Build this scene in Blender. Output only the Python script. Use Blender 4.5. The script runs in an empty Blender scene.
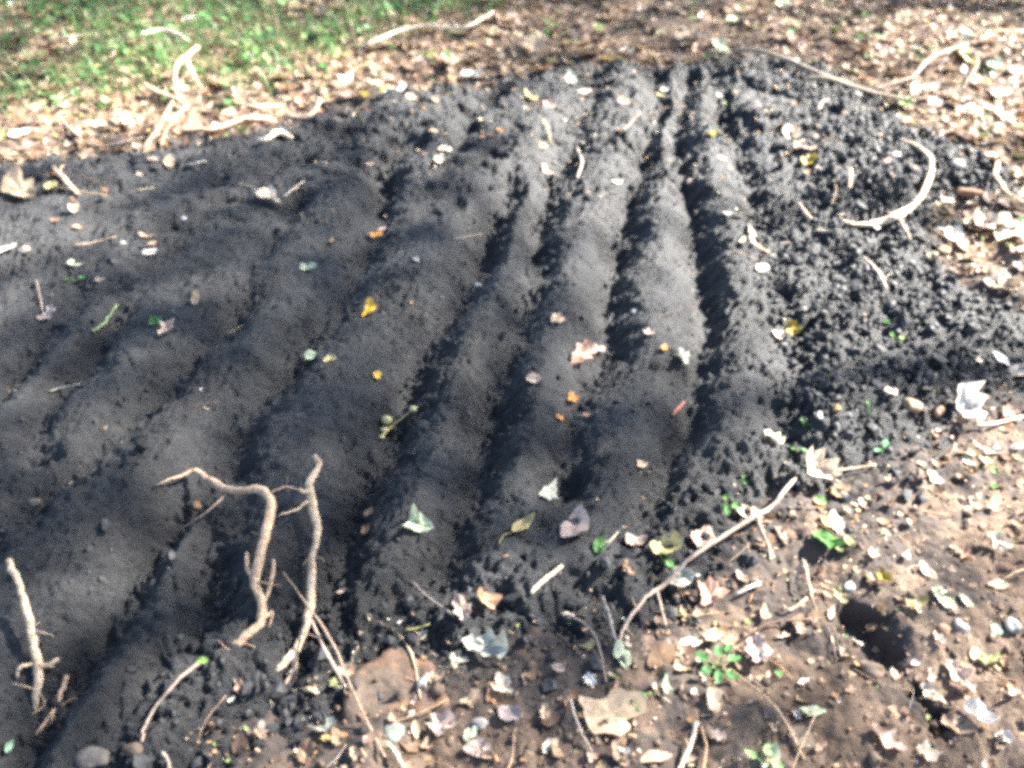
import bpy, math, random
import numpy as np
from mathutils import Vector, Matrix

R = math.radians
rng = np.random.default_rng(11)
random.seed(11)
scene = bpy.context.scene
COL = scene.collection

# ------------------------------------------------------------------ camera
F_PX, CX, CY = 887.0, 512.0, 384.0
CAM_Z, PITCH = 1.40, R(40.7)
cam_d = bpy.data.cameras.new('camera')
cam = bpy.data.objects.new('camera', cam_d)
COL.objects.link(cam)
cam.location = (0, 0, CAM_Z)
cam.rotation_euler = (R(90) - PITCH, 0, 0)
cam_d.sensor_width = 36.0
cam_d.lens = 36.0 * F_PX / 1024.0
cam_d.clip_start = 0.02
cam_d.clip_end = 2000
cam_d.dof.use_dof = True
cam_d.dof.focus_distance = 1.75
cam_d.dof.aperture_fstop = (cam_d.lens / 1000.0) / 0.015
scene.camera = cam
FWD = np.array([0, math.cos(PITCH), -math.sin(PITCH)])
UPV = np.array([0, math.sin(PITCH), math.cos(PITCH)])
RGT = np.array([1.0, 0, 0])


def ray(px, py):
    return FWD + RGT * ((px - CX) / F_PX) - UPV * ((py - CY) / F_PX)


def flat(px, py, z=0.0):
    d = ray(px, py)
    t = (z - CAM_Z) / d[2]
    return d[0] * t, d[1] * t


def project(x, y, z):
    vx, vy, vz = x, y, z - CAM_Z
    dep = vy * FWD[1] + vz * FWD[2]
    return CX + F_PX * vx / dep, CY - F_PX * (vy * UPV[1] + vz * UPV[2]) / dep


# ------------------------------------------------------------------ noise
_T = rng.random((256, 256))
_JX = rng.random((256, 256))
_JY = rng.random((256, 256))


def vnoise(x, y, scale, seed=0):
    u = np.asarray(x) / scale + seed * 17.31
    v = np.asarray(y) / scale + seed * 9.77
    iu = np.floor(u).astype(np.int64)
    iv = np.floor(v).astype(np.int64)
    fu = u - iu
    fv = v - iv
    fu = fu * fu * fu * (fu * (fu * 6 - 15) + 10)
    fv = fv * fv * fv * (fv * (fv * 6 - 15) + 10)
    a = _T[iu & 255, iv & 255]
    b = _T[(iu + 1) & 255, iv & 255]
    c = _T[iu & 255, (iv + 1) & 255]
    d = _T[(iu + 1) & 255, (iv + 1) & 255]
    return (a * (1 - fu) + b * fu) * (1 - fv) + (c * (1 - fu) + d * fu) * fv - 0.5


def fbm(x, y, scale, octaves, seed=0, gain=0.5):
    s, a = 0.0, 1.0
    for k in range(octaves):
        s = s + a * vnoise(x, y, scale / 2 ** k, seed + k * 3)
        a *= gain
    return s


def lumps(x, y, scale, seed=0):
    """rounded clods: 1 at a clod's centre, 0 in the cracks"""
    u = np.asarray(x) / scale + seed * 5.1
    v = np.asarray(y) / scale + seed * 3.7
    iu = np.floor(u).astype(np.int64)
    iv = np.floor(v).astype(np.int64)
    best = np.full(u.shape, 9.0)
    val = np.zeros(u.shape)
    for a in (-1, 0, 1):
        for b in (-1, 0, 1):
            cu, cv = (iu + a) & 255, (iv + b) & 255
            dx = iu + a + _JX[cu, cv] - u
            dy = iv + b + _JY[cu, cv] - v
            d = dx * dx + dy * dy
            m = d < best
            best = np.where(m, d, best)
            val = np.where(m, _T[cu, cv], val)
    return np.clip(1 - best * 1.25, 0, 1) * (0.35 + 0.65 * val)


def sstep(a, b, x):
    t = np.clip((x - a) / (b - a), 0, 1)
    return t * t * (3 - 2 * t)


def seg_dist(x, y, pts, closed=False):
    best = np.full(np.shape(x), 1e9)
    n = len(pts)
    for i in range(n if closed else n - 1):
        ax, ay = pts[i]
        bx, by = pts[(i + 1) % n]
        dx, dy = bx - ax, by - ay
        t = np.clip(((x - ax) * dx + (y - ay) * dy) / (dx * dx + dy * dy + 1e-12), 0, 1)
        d = (x - ax - t * dx) ** 2 + (y - ay - t * dy) ** 2
        best = np.minimum(best, d)
    return np.sqrt(best)


def inside(x, y, pts):
    r = np.zeros(np.shape(x), bool)
    n = len(pts)
    for i in range(n):
        ax, ay = pts[i]
        bx, by = pts[(i + 1) % n]
        c = ((ay > y) != (by > y)) & (x < (bx - ax) * (y - ay) / (by - ay + 1e-12) + ax)
        r ^= c
    return r


# ------------------------------------------------------------------ the bed's plan (metres on the ground)
def G(pts, z=0.04):
    return [flat(a, b, z) for a, b in pts]


BED = G([(-260, 215), (-120, 182), (0, 160), (60, 152), (130, 147), (200, 137), (300, 116), (345, 104), (385, 92), (450, 84),
         (515, 72), (560, 60), (620, 57), (680, 60), (740, 52), (785, 56), (830, 76), (868, 98), (905, 122), (960, 143),
         (1010, 162), (1000, 188), (945, 196), (925, 222), (935, 258), (985, 290), (1040, 312), (1060, 345), (1010, 372),
         (955, 392), (925, 415), (895, 446), (868, 470), (800, 474), (765, 496), (725, 520), (690, 556), (642, 596),
         (580, 618), (520, 632), (470, 640), (400, 628), (352, 652), (318, 690), (262, 716), (215, 742), (190, 800), (170, 900), (-500, 900), (-900, 500)])
CRUMB = G([(800, 50), (900, 110), (1030, 170), (1000, 200), (940, 240), (1060, 320), (1060, 360), (940, 410), (870, 480), (800, 440),
           (800, 370), (792, 300), (765, 235), (800, 190), (790, 120), (760, 70)])
VALLEYS = [
    ([(655, 62), (655, 86), (657, 116), (648, 150), (628, 205), (616, 258), (608, 305), (604, 357), (580, 399), (564, 455), (560, 485)], .040, .9),
    ([(690, 72), (676, 130), (684, 178), (690, 250), (704, 310), (702, 370), (690, 420), (665, 480), (640, 540)], .034, .85),
    ([(708, 60), (722, 120), (738, 168), (752, 215), (775, 280), (792, 340), (800, 400), (790, 440)], .032, .75),
    ([(596, 70), (586, 94), (569, 150), (552, 190), (536, 240), (535, 285), (520, 325), (500, 395), (480, 460), (458, 530), (430, 600)], .040, 1.0),
    ([(520, 78), (497, 98), (470, 125), (452, 165)], .026, .6),
    ([(512, 195), (488, 235), (478, 268), (445, 320), (420, 370), (402, 410), (376, 462), (352, 500), (342, 545), (318, 595), (296, 650)], .042, 1.0),
    ([(405, 140), (384, 180), (374, 250), (345, 300), (322, 335), (290, 380), (250, 425), (235, 470), (230, 540), (205, 615), (180, 658), (138, 716), (100, 770)], .042, 0.71),
    ([(250, 300), (225, 347), (185, 376), (130, 432), (95, 475), (58, 502), (28, 532), (-20, 570)], .040, 0.62),
    ([(235, 470), (190, 512), (144, 563), (113, 611), (80, 668), (22, 748), (-10, 790)], .040, 0.86),
    ([(125, 330), (78, 380), (57, 410), (45, 466)], .036, 0.66),
    ([(30, 370), (-10, 420), (-60, 470)], .034, 0.54),
    ([(170, 268), (120, 300), (60, 338), (0, 392)], .040, 0.31),
    ([(345, 130), (300, 165), (240, 205), (180, 240)], .040, 0.31),
    ([(300, 215), (270, 255), (245, 300)], .030, 0.45),
]
VALLEYS = [(G(p), w * 1.50, a) for p, w, a in VALLEYS]
HOLES = [(G([(860, 620), (872, 636), (880, 648)], 0), .036, .055), (G([(922, 698), (945, 720)], 0), .022, .04),
         (G([(825, 440), (826, 448)], 0), .02, .03)]


# plan distances, tabled once on a 1 cm grid
TX, TY, TS = -4.4, -0.2, 0.01
_gxx, _gyy = np.meshgrid(np.arange(TX, 4.4, TS), np.arange(TY, 7.8, TS))


def table(A, x, y):
    u = np.clip((np.asarray(x) - TX) / TS, 0, A.shape[1] - 1.001)
    v = np.clip((np.asarray(y) - TY) / TS, 0, A.shape[0] - 1.001)
    i, j = u.astype(int), v.astype(int)
    fu, fv = u - i, v - j
    return (A[j, i] * (1 - fu) + A[j, i + 1] * fu) * (1 - fv) + (A[j + 1, i] * (1 - fu) + A[j + 1, i + 1] * fu) * fv


def signed(pts):
    d = seg_dist(_gxx, _gyy, pts, True)
    return np.where(inside(_gxx, _gyy, pts), d, -d)


T_BED, T_CRUMB = signed(BED), signed(CRUMB)
T_FUR = np.zeros(_gxx.shape)
for p_, w_, amp_ in VALLEYS:
    T_FUR = np.maximum(T_FUR, amp_ * np.exp(-(seg_dist(_gxx, _gyy, p_) / w_) ** 1.9))


def ground_h(x, y):
    near = 1 - sstep(5.5, 8.5, np.hypot(x, y))
    h = 0.35 * fbm(x, y, 30.0, 2, 40) * (1 - 0.93 * near)
    h = h + near * (0.040 * fbm(x, y, 0.55, 2, 1) + 0.032 * fbm(x, y, 0.13, 4, 2, .6) + 0.008 * lumps(x + .02 * fbm(x, y, .05, 2, 6), y, 0.040, 3) * sstep(-.2, .3, fbm(x, y, .2, 2, 7))
                    + 0.006 * lumps(x, y, 0.013, 4) + 0.003 * fbm(x, y, 0.010, 2, 5))
    for p, w, dep in HOLES:
        d = seg_dist(x, y, p) + 0.034 * fbm(x, y, 0.05, 3, 9)
        h = h - dep * (1 - sstep(w * .35, w * 1.6, d + 0.02 * fbm(x, y, 0.02, 2, 10)))
    return h - 0.09 * sstep(.02, .2, table(T_BED, x, y))


def edge_sd(x, y):
    return table(T_BED, x, y) + 0.085 * fbm(x, y, 0.16, 3, 21) + 0.03 * fbm(x, y, 0.03, 2, 22)


def crumb_w(x, y, sd):
    c = table(T_CRUMB, x, y) + 0.10 * fbm(x, y, 0.22, 2, 23)
    return np.maximum(sstep(-0.16, 0.12, c), 0.75 * (1 - sstep(0.03, 0.20, sd)))


def bed_h(x, y):
    sd = edge_sd(x, y)
    cw = crumb_w(x, y, sd)
    wx = x + 0.030 * fbm(x, y, 0.18, 2, 31)
    wy = y + 0.03 * fbm(x, y, 0.19, 2, 32)
    fur = table(T_FUR, wx, wy) * (1.0 + 0.55 * fbm(x, y, 0.26, 2, 33))
    rise = sstep(-0.03, 0.16, sd)
    far = sstep(2.0, 2.9, y + 0.15 * x)
    h = -0.028 + 0.092 * rise + 0.03 * sstep(0.1, 0.7, sd)
    h = h - 0.3 * sstep(-.07, -.22, sd)
    h = h - 0.082 * fur * rise * (1 - 0.55 * cw)
    h = h + 0.024 * fbm(x, y, 0.20, 3, 34) * rise
    h = h + (0.016 + 0.016 * fur) * (.55 + .6 * far) * fbm(x, y, 0.060, 4, 35, .58)
    h = h + 0.012 * (.5 + .6 * far) * (0.22 - np.abs(fbm(x, y * 1.3, 0.05, 3, 42, .6))) * (0.6 + fur)
    # slumps and cracks across the ridges where the rake pulled
    r = np.abs(fbm(x + 0.4 * y, y * 2.2, 0.075, 2, 36))
    h = h - 0.010 * (1 - sstep(0.0, 0.06, r)) * sstep(-0.12, 0.2, fbm(x, y, 0.3, 2, 37))
    pit = sstep(0.14, 0.30, fbm(x, y * 1.7, 0.085, 2, 38)) * rise * (0.20 + 0.80 * far)
    h = h - 0.030 * pit * (1 - 0.4 * cw)
    rough = np.clip(0.46 + 0.6 * sstep(0.0, 0.35, fbm(x, y, 0.25, 2, 39)) + 0.9 * fur + 0.3 * far, 0, 1.5)
    ux, uy = x + .040 * fbm(x, y, .05, 3, 43), y + .040 * fbm(x, y, .05, 3, 44)
    big = sstep(-.1, .3, fbm(x, y, .16, 2, 45))
    h = h + (0.010 * rough + 0.021 * cw) * lumps(ux, uy, 0.028, 6) * (.45 + .8 * big) + 0.024 * cw * big * lumps(ux, uy, 0.060, 11)
    h = h + (0.010 * rough + 0.007 * cw) * lumps(ux, uy, 0.015, 7)
    h = h + (0.003 + 0.003 * rough + 0.002 * cw) * fbm(x, y, 0.010, 2, 8)
    return h


# ------------------------------------------------------------------ materials
def mat(name):
    m = bpy.data.materials.new(name)
    m.use_nodes = True
    nt = m.node_tree
    nt.nodes.clear()
    out = nt.nodes.new('ShaderNodeOutputMaterial')
    b = nt.nodes.new('ShaderNodeBsdfPrincipled')
    nt.links.new(b.outputs[0], out.inputs[0])
    return m, nt, b, out


def N(nt, t, **kw):
    n = nt.nodes.new(t)
    for k, v in kw.items():
        if k in n.inputs.keys():
            n.inputs[k].default_value = v
        else:
            setattr(n, k, v)
    return n


def ramp(nt, stops, interp='LINEAR'):
    r = nt.nodes.new('ShaderNodeValToRGB')
    r.color_ramp.interpolation = interp
    e = r.color_ramp.elements
    while len(e) < len(stops):
        e.new(0.5)
    for i, (p, c) in enumerate(stops):
        e[i].position = p
        e[i].color = (*c, 1)
    return r


def noise(nt, coord, scale, detail=4, rough=0.6):
    n = N(nt, 'ShaderNodeTexNoise')
    n.inputs['Scale'].default_value = scale
    n.inputs['Detail'].default_value = detail
    n.inputs['Roughness'].default_value = rough
    nt.links.new(coord, n.inputs['Vector'])
    return n


def bump(nt, height, strength, dist, b):
    n = N(nt, 'ShaderNodeBump')
    n.inputs['Strength'].default_value = strength
    n.inputs['Distance'].default_value = dist
    nt.links.new(height, n.inputs['Height'])
    nt.links.new(n.outputs[0], b.inputs['Normal'])


def mixc(nt, fac, a, b, mode='MIX'):
    m = N(nt, 'ShaderNodeMix', data_type='RGBA', blend_type=mode)
    for sock, v in ((m.inputs[0], fac), (m.inputs[6], a), (m.inputs[7], b)):
        if isinstance(v, (int, float)):
            sock.default_value = v
        elif isinstance(v, tuple):
            sock.default_value = (*v, 1)
        else:
            nt.links.new(v, sock)
    return m.outputs[2]


def charcoal():
    m, nt, b, _ = mat('black_charcoal_soil')
    tc = N(nt, 'ShaderNodeTexCoord').outputs['Object']
    n1 = noise(nt, tc, 5, 6, .65)
    n2 = noise(nt, tc, 260, 4, .7)
    n3 = noise(nt, tc, 45, 5, .65)
    r1 = ramp(nt, [(.32, (.012, .012, .0125)), (.5, (.0215, .0215, .0224)), (.68, (.042, .042, .0435))])
    nt.links.new(n1.outputs[0], r1.inputs[0])
    r2 = ramp(nt, [(.36, (.28, .28, .28)), (.52, (.95, .95, .95)), (.70, (1.8, 1.8, 1.82))])
    nt.links.new(n2.outputs[0], r2.inputs[0])
    c = mixc(nt, 1.0, r1.outputs[0], r2.outputs[0], 'MULTIPLY')
    r3 = ramp(nt, [(.56, (0, 0, 0)), (.70, (.55, .55, .55))])
    nt.links.new(n3.outputs[0], r3.inputs[0])
    c = mixc(nt, r3.outputs[0], c, (.050, .038, .031))
    nt.links.new(c, b.inputs['Base Color'])
    b.inputs['Roughness'].default_value = .58
    b.inputs['Specular IOR Level'].default_value = .42
    bump(nt, n2.outputs[0], .9, .006, b)
    return m


def soil():
    m, nt, b, _ = mat('brown_forest_soil')
    tc = N(nt, 'ShaderNodeTexCoord').outputs['Object']
    n1 = noise(nt, tc, 4.5, 5)
    n2 = noise(nt, tc, 120, 5, .7)
    n3 = noise(nt, tc, 22, 4)
    r1 = ramp(nt, [(.30, (.062, .042, .030)), (.5, (.132, .092, .066)), (.7, (.23, .168, .122))])
    nt.links.new(n1.outputs[0], r1.inputs[0])
    r2 = ramp(nt, [(.3, (.5, .48, .46)), (.5, (.95, .95, .95)), (.74, (1.45, 1.42, 1.4))])
    nt.links.new(n2.outputs[0], r2.inputs[0])
    c = mixc(nt, 1.0, r1.outputs[0], r2.outputs[0], 'MULTIPLY')
    r3 = ramp(nt, [(.40, (.55, .55, .55)), (.62, (0, 0, 0))])
    nt.links.new(n3.outputs[0], r3.inputs[0])
    c = mixc(nt, r3.outputs[0], c, (.10, .070, .052))
    at_ = N(nt, 'ShaderNodeAttribute', attribute_name='charcoal_and_hole_shade')  # charcoal strewn round the bed, plus painted shade in the hollows
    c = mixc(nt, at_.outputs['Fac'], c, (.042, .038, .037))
    nt.links.new(c, b.inputs['Base Color'])
    b.inputs['Roughness'].default_value = .9
    b.inputs['Specular IOR Level'].default_value = .25
    bump(nt, n2.outputs[0], .8, .006, b)
    return m


def leaf_mat(name, source, rough=.55, trans=.25, scale=40):
    """source: 'object' takes the object's own colour, else a list of ramp stops picked per leaf"""
    m, nt, b, out = mat(name)
    tc = N(nt, 'ShaderNodeTexCoord').outputs['Object']
    if source == 'object':
        base = N(nt, 'ShaderNodeObjectInfo').outputs['Color']
    else:
        g = N(nt, 'ShaderNodeNewGeometry')
        r = ramp(nt, source, 'CONSTANT')
        nt.links.new(g.outputs['Random Per Island'], r.inputs[0])
        base = r.outputs[0]
    n1 = noise(nt, tc, scale, 5, .65)
    n2 = noise(nt, tc, scale * 5, 3, .6)
    r1 = ramp(nt, [(.30, (.62, .56, .50)), (.48, (1.0, 1.0, .99)), (.70, (1.25, 1.24, 1.22))])
    nt.links.new(n1.outputs[0], r1.inputs[0])
    r2 = ramp(nt, [(.33, (.7, .65, .6)), (.45, (1, 1, 1))])
    nt.links.new(n2.outputs[0], r2.inputs[0])
    c = mixc(nt, 1.0, base, r1.outputs[0], 'MULTIPLY')
    c = mixc(nt, .7, c, mixc(nt, 1.0, c, r2.outputs[0], 'MULTIPLY'))
    nt.links.new(c, b.inputs['Base Color'])
    b.inputs['Roughness'].default_value = rough
    b.inputs['Specular IOR Level'].default_value = .35
    bump(nt, n1.outputs[0], .5, .004, b)
    t = N(nt, 'ShaderNodeBsdfTranslucent')
    nt.links.new(c, t.inputs[0])
    mx = N(nt, 'ShaderNodeMixShader')
    mx.inputs[0].default_value = trans
    nt.links.new(b.outputs[0], mx.inputs[1])
    nt.links.new(t.outputs[0], mx.inputs[2])
    nt.links.new(mx.outputs[0], out.inputs[0])
    return m


def solid(name, c0, c1, scale, rough=.8, use_obj=False, bd=.004, spots=None, at0=.54):
    m, nt, b, _ = mat(name)
    tc = N(nt, 'ShaderNodeTexCoord').outputs['Object']
    n1 = noise(nt, tc, scale, 6, .65)
    if use_obj:
        base = N(nt, 'ShaderNodeObjectInfo').outputs['Color']
        r1 = ramp(nt, [(.3, c0), (.65, c1)])
        nt.links.new(n1.outputs[0], r1.inputs[0])
        c = mixc(nt, 1.0, base, r1.outputs[0], 'MULTIPLY')
    else:
        r1 = ramp(nt, [(.3, c0), (.65, c1)])
        nt.links.new(n1.outputs[0], r1.inputs[0])
        c = r1.outputs[0]
    if spots:
        n2 = noise(nt, tc, scale * .35, 5, .7)
        r2 = ramp(nt, [(at0, (0, 0, 0)), (at0 + .12, (.85, .85, .85))])
        nt.links.new(n2.outputs[0], r2.inputs[0])
        c = mixc(nt, r2.outputs[0], c, spots)
    nt.links.new(c, b.inputs['Base Color'])
    b.inputs['Roughness'].default_value = rough
    b.inputs['Specular IOR Level'].default_value = .3
    bump(nt, n1.outputs[0], .7, bd, b)
    return m


LITTER = [(0, (0.274, 0.190, 0.119)), (.12, (0.167, 0.106, 0.063)), (.24, (0.350, 0.263, 0.182)), (.35, (0.114, 0.073, 0.049)), (.46, (0.304, 0.212, 0.147)),
          (.58, (0.228, 0.146, 0.087)), (.68, (0.410, 0.329, 0.241)), (.74, (0.152, 0.099, 0.070)), (.83, (0.274, 0.146, 0.077)), (.87, (0.251, 0.182, 0.150)),
          (.93, (0.182, 0.197, 0.077)), (.965, (0.350, 0.270, 0.119))]
GREENS = [(0, (.075, .18, .055)), (.20, (.11, .23, .075)), (.42, (.05, .125, .045)), (.58, (.15, .26, .09)), (.74, (.22, .27, .12)), (.86, (.26, .22, .13)), (.93, (.20, .14, .09))]
BITS = [(0, (.40, .28, .17)), (.22, (.25, .155, .09)), (.40, (.14, .09, .065)), (.52, (.50, .40, .28)), (.64, (.42, .22, .09)), (.76, (.30, .21, .16)),
        (.88, (.56, .50, .42)), (.94, (.20, .25, .09))]
M_CHAR = charcoal()
M_SOIL = soil()
M_LEAF = leaf_mat('weathered_leaf', 'object', scale=45)
M_LITTER = leaf_mat('mixed_dry_leaves', LITTER, scale=30)
M_BITS = leaf_mat('mixed_leaf_and_wood_bits', BITS, trans=.05, scale=60)
M_GREEN = leaf_mat('mixed_green_blades', GREENS, rough=.45, trans=.35, scale=20)
M_CANOPY = leaf_mat('canopy_leaf_green', GREENS, rough=.45, trans=.3, scale=5)
M_ROOT = solid('pale_root_bark', (.40, .31, .23), (1.10, 1.05, .98), 110, .88, True, .006, spots=(.19, .14, .10))
M_STICK = solid('grey_twig_bark', (.55, .5, .46), (1.1, 1.08, 1.04), 90, .8, True)
M_STONE = solid('weathered_stone', (.55, .52, .5), (1.12, 1.1, 1.08), 45, .85, True)
M_SLAB = solid('brown_clay_stone', (.055, .042, .034), (.155, .113, .084), 34, .92, False, .008, spots=(.235, .115, .06), at0=.50)
M_CLOD = solid('crumbled_charcoal', (.013, .013, .0135), (.044, .044, .0455), 50, .6)
M_DIRT = solid('crumbled_brown_soil', (.055, .039, .029), (.17, .122, .088), 60, .9)
M_BARK = solid('tree_bark', (.06, .045, .035), (.17, .13, .10), 8, .9)

# ------------------------------------------------------------------ helpers
def link(name, mesh, m=None, parent=None, smooth=True):
    if m is not None:
        mesh.materials.append(m)
    if smooth:
        mesh.polygons.foreach_set('use_smooth', np.ones(len(mesh.polygons), bool))
    o = bpy.data.objects.new(name, mesh)
    COL.objects.link(o)
    if parent is not None:
        o.parent = parent
    return o


def tag(o, label=None, cat=None, group=None, kind=None):
    for k, v in (('label', label), ('category', cat), ('group', group), ('kind', kind)):
        if v:
            o[k] = v
    return o


def mesh_np(name, verts, faces_flat, sizes):
    me = bpy.data.meshes.new(name)
    v = np.ascontiguousarray(verts, np.float32)
    me.vertices.add(len(v))
    me.vertices.foreach_set('co', v.ravel())
    me.loops.add(len(faces_flat))
    me.loops.foreach_set('vertex_index', np.ascontiguousarray(faces_flat, np.int32))
    me.polygons.add(len(sizes))
    st = np.zeros(len(sizes), np.int32)
    st[1:] = np.cumsum(sizes)[:-1]
    me.polygons.foreach_set('loop_start', st)
    me.update(calc_edges=True)
    me.validate()
    return me


def grid_mesh(name, xs, ys, zf, keep=None):
    X, Y = np.meshgrid(xs, ys)
    Z = np.empty_like(X)
    for i in range(0, len(ys), 120):
        Z[i:i + 120] = zf(X[i:i + 120], Y[i:i + 120])
    nx, ny = len(xs), len(ys)
    idx = np.arange(nx * ny).reshape(ny, nx)
    q = np.stack([idx[:-1, :-1], idx[:-1, 1:], idx[1:, 1:], idx[1:, :-1]], -1).reshape(-1, 4)
    V = np.stack([X.ravel(), Y.ravel(), Z.ravel()], -1)
    if keep is not None:
        K = keep(X, Y, Z).ravel()
        q = q[K[q].any(1)]
        used = np.zeros(len(V), bool)
        used[q.ravel()] = True
        remap = np.cumsum(used) - 1
        V = V[used]
        q = remap[q]
    return mesh_np(name, V, q.ravel(), np.full(len(q), 4)), V, Z


def grow(a, b, step, ratio):
    out = [a]
    while out[-1] < b:
        out.append(out[-1] + step)
        step *= ratio
    return out


# ------------------------------------------------------------------ ground and bed
def axis_y(y0, y1):
    ys = [y0]
    while ys[-1] < y1:
        ys.append(ys[-1] + 0.0032 + 0.0016 * max(0, ys[-1] - 0.8))
    return ys


fine_x = list(np.arange(-3.0, 3.2, 0.0055))
fine_y = axis_y(0.35, 6.2)
gx = np.array([-v for v in grow(3.0, 400, .02, 1.12)][:0:-1] + fine_x + grow(fine_x[-1], 400, .02, 1.12)[1:])
gy = np.array([0.35 - v for v in grow(0, 400, .02, 1.12)][:0:-1] + fine_y + grow(fine_y[-1], 600, .02, 1.12)[1:])
g_me, gV, gZ = grid_mesh('ground', gx, gy, ground_h)
a = g_me.attributes.new('charcoal_and_hole_shade', 'FLOAT', 'POINT')
sp = np.zeros(len(gV), np.float32)
nearm = (np.abs(gV[:, 0]) < 4) & (gV[:, 1] > 0) & (gV[:, 1] < 6.5)
xx, yy = gV[nearm, 0], gV[nearm, 1]
sdn = edge_sd(xx, yy)
spill_and_shade = sstep(-0.26, 0.02, sdn + 0.20 * fbm(xx, yy, 0.07, 3, 61)) * 0.9
patch = .75 * sstep(.02, .22, fbm(xx, yy, .11, 4, 62, .6)) * sstep(-.75, -.15, sdn) * (yy < 2.4)
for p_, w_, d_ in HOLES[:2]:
    spill_and_shade = np.maximum(spill_and_shade, .75 * (1 - sstep(w_ * .8, w_ * 2.4, seg_dist(xx, yy, p_) + .03 * fbm(xx, yy, .04, 3, 63))))  # paints the hollows' shade into the soil colour
sp[nearm] = np.clip(np.maximum(spill_and_shade, patch), 0, 1)
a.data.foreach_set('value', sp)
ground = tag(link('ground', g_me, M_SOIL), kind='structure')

bx = np.arange(-3.3, 2.0, 0.0042)
by = np.array(axis_y(0.12, 4.6))
b_me, _, bZ = grid_mesh('soil_bed', bx, by, bed_h, lambda X, Y, Z: Z > ground_h(X, Y) - 0.02)
bed = tag(link('soil_bed', b_me, M_CHAR), 'raked black charcoal soil bed with long curving furrows', 'soil bed', kind='structure')


def look(xs, ys, Z, x, y):
    x = np.clip(x, xs[0], xs[-1] - 1e-6)
    y = np.clip(y, ys[0], ys[-1] - 1e-6)
    i = np.clip(np.searchsorted(xs, x, 'right') - 1, 0, len(xs) - 2)
    j = np.clip(np.searchsorted(ys, y, 'right') - 1, 0, len(ys) - 2)
    u, v = (x - xs[i]) / (xs[i + 1] - xs[i]), (y - ys[j]) / (ys[j + 1] - ys[j])
    return (Z[j, i] * (1 - u) + Z[j, i + 1] * u) * (1 - v) + (Z[j + 1, i] * (1 - u) + Z[j + 1, i + 1] * u) * v


def top_h(x, y):
    x, y = np.asarray(x, float), np.asarray(y, float)
    g = look(gx, gy, gZ, x, y)
    inb = (x > bx[0]) & (x < bx[-1]) & (y > by[0]) & (y < by[-1])
    return np.where(inb, np.maximum(g, look(bx, by, bZ, x, y)), g)


def at(px, py, up=0.0):
    z = 0.03 + up
    for _ in range(9):
        x, y = flat(px, py, z)
        zn = float(top_h(np.array([x]), np.array([y]))[0]) + up
        z = 0.5 * z + 0.5 * zn
    x, y = flat(px, py, z)
    return Vector((x, y, z))


def smooth_z(x, y, r=0.03):
    xs = np.array([x, x + r, x - r, x, x])
    ys = np.array([y, y, y, y + r, y - r])
    return top_h(xs, ys)



# ------------------------------------------------------------------ leaves
def outline(kind, n, r, ratio):
    """closed leaf outline of unit length along x (stalk at -0.5), n points"""
    th = np.linspace(0, 2 * np.pi, n, endpoint=False)
    ph = r.random(4) * 6.28
    if kind == 'oval':
        x = -np.cos(th)
        y = np.sin(th) * (1 - 0.25 * x) * (1 - 0.35 * np.abs(x) ** 3)
        x = x * 0.5
        y = y * 0.5 * ratio
        w = 1 + 0.05 * np.sin(7 * th + ph[0]) + 0.03 * np.sin(13 * th + ph[1])
        return np.stack([x * w, y * w], -1)
    if kind == 'lobed':
        k = 5
        am = np.interp(th, np.arange(k + 1) * 2 * np.pi / k, np.append(*(lambda q: (q, q[0]))(r.uniform(.45, 1.0, k))))
        rad = 0.55 * (0.50 + 0.42 * am * np.abs(np.cos(k * (th + .12 * np.sin(2 * th + ph[1])) / 2)) ** 1.1) * (1 + 0.12 * np.sin(11 * th + ph[0]) + .09 * np.sin(3 * th + ph[2]))
        rad = rad * (1 - 0.25 * (np.cos(th - np.pi) > 0.9))
        return np.stack([rad * np.cos(th), rad * np.sin(th) * ratio * 1.15], -1)
    if kind == 'oak':
        x = -np.cos(th)
        lob = 1 + 0.38 * np.sin(9 * x + ph[0] * 0.2) * (np.abs(x) < 0.93)
        y = np.sin(th) * (0.85 + 0.3 * x) * lob
        return np.stack([x * 0.5, y * 0.5 * ratio], -1)
    if kind == 'tri':
        c = np.array([(-.48, -.42 * ratio), (.52, -.05), (-.36, .55 * ratio)])
        t = np.linspace(0, 3, n, endpoint=False)
        i = t.astype(int)
        f = (t - i)[:, None]
        p = c[i % 3] * (1 - f) + c[(i + 1) % 3] * f
        return p * (1 + .13 * np.sin(4 * th + ph[0]) + .08 * np.sin(9 * th + ph[1]))[:, None]
    if kind == 'strip':
        x = -np.cos(th)
        y = np.sin(th) * (1 - 0.2 * np.abs(x) ** 2)
        return np.stack([x * 0.5, y * 0.5 * ratio + 0.06 * np.sin(2.2 * x + ph[0])], -1)
    # a torn scrap
    rad = 0.5 * (0.78 + 0.20 * np.sin(2 * th + ph[0]) + 0.13 * np.sin(3 * th + ph[1]) + 0.10 * np.sin(5 * th + ph[2]) + .06 * np.sin(9 * th + ph[3]))
    return np.stack([rad * np.cos(th), rad * np.sin(th) * ratio], -1)


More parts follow.
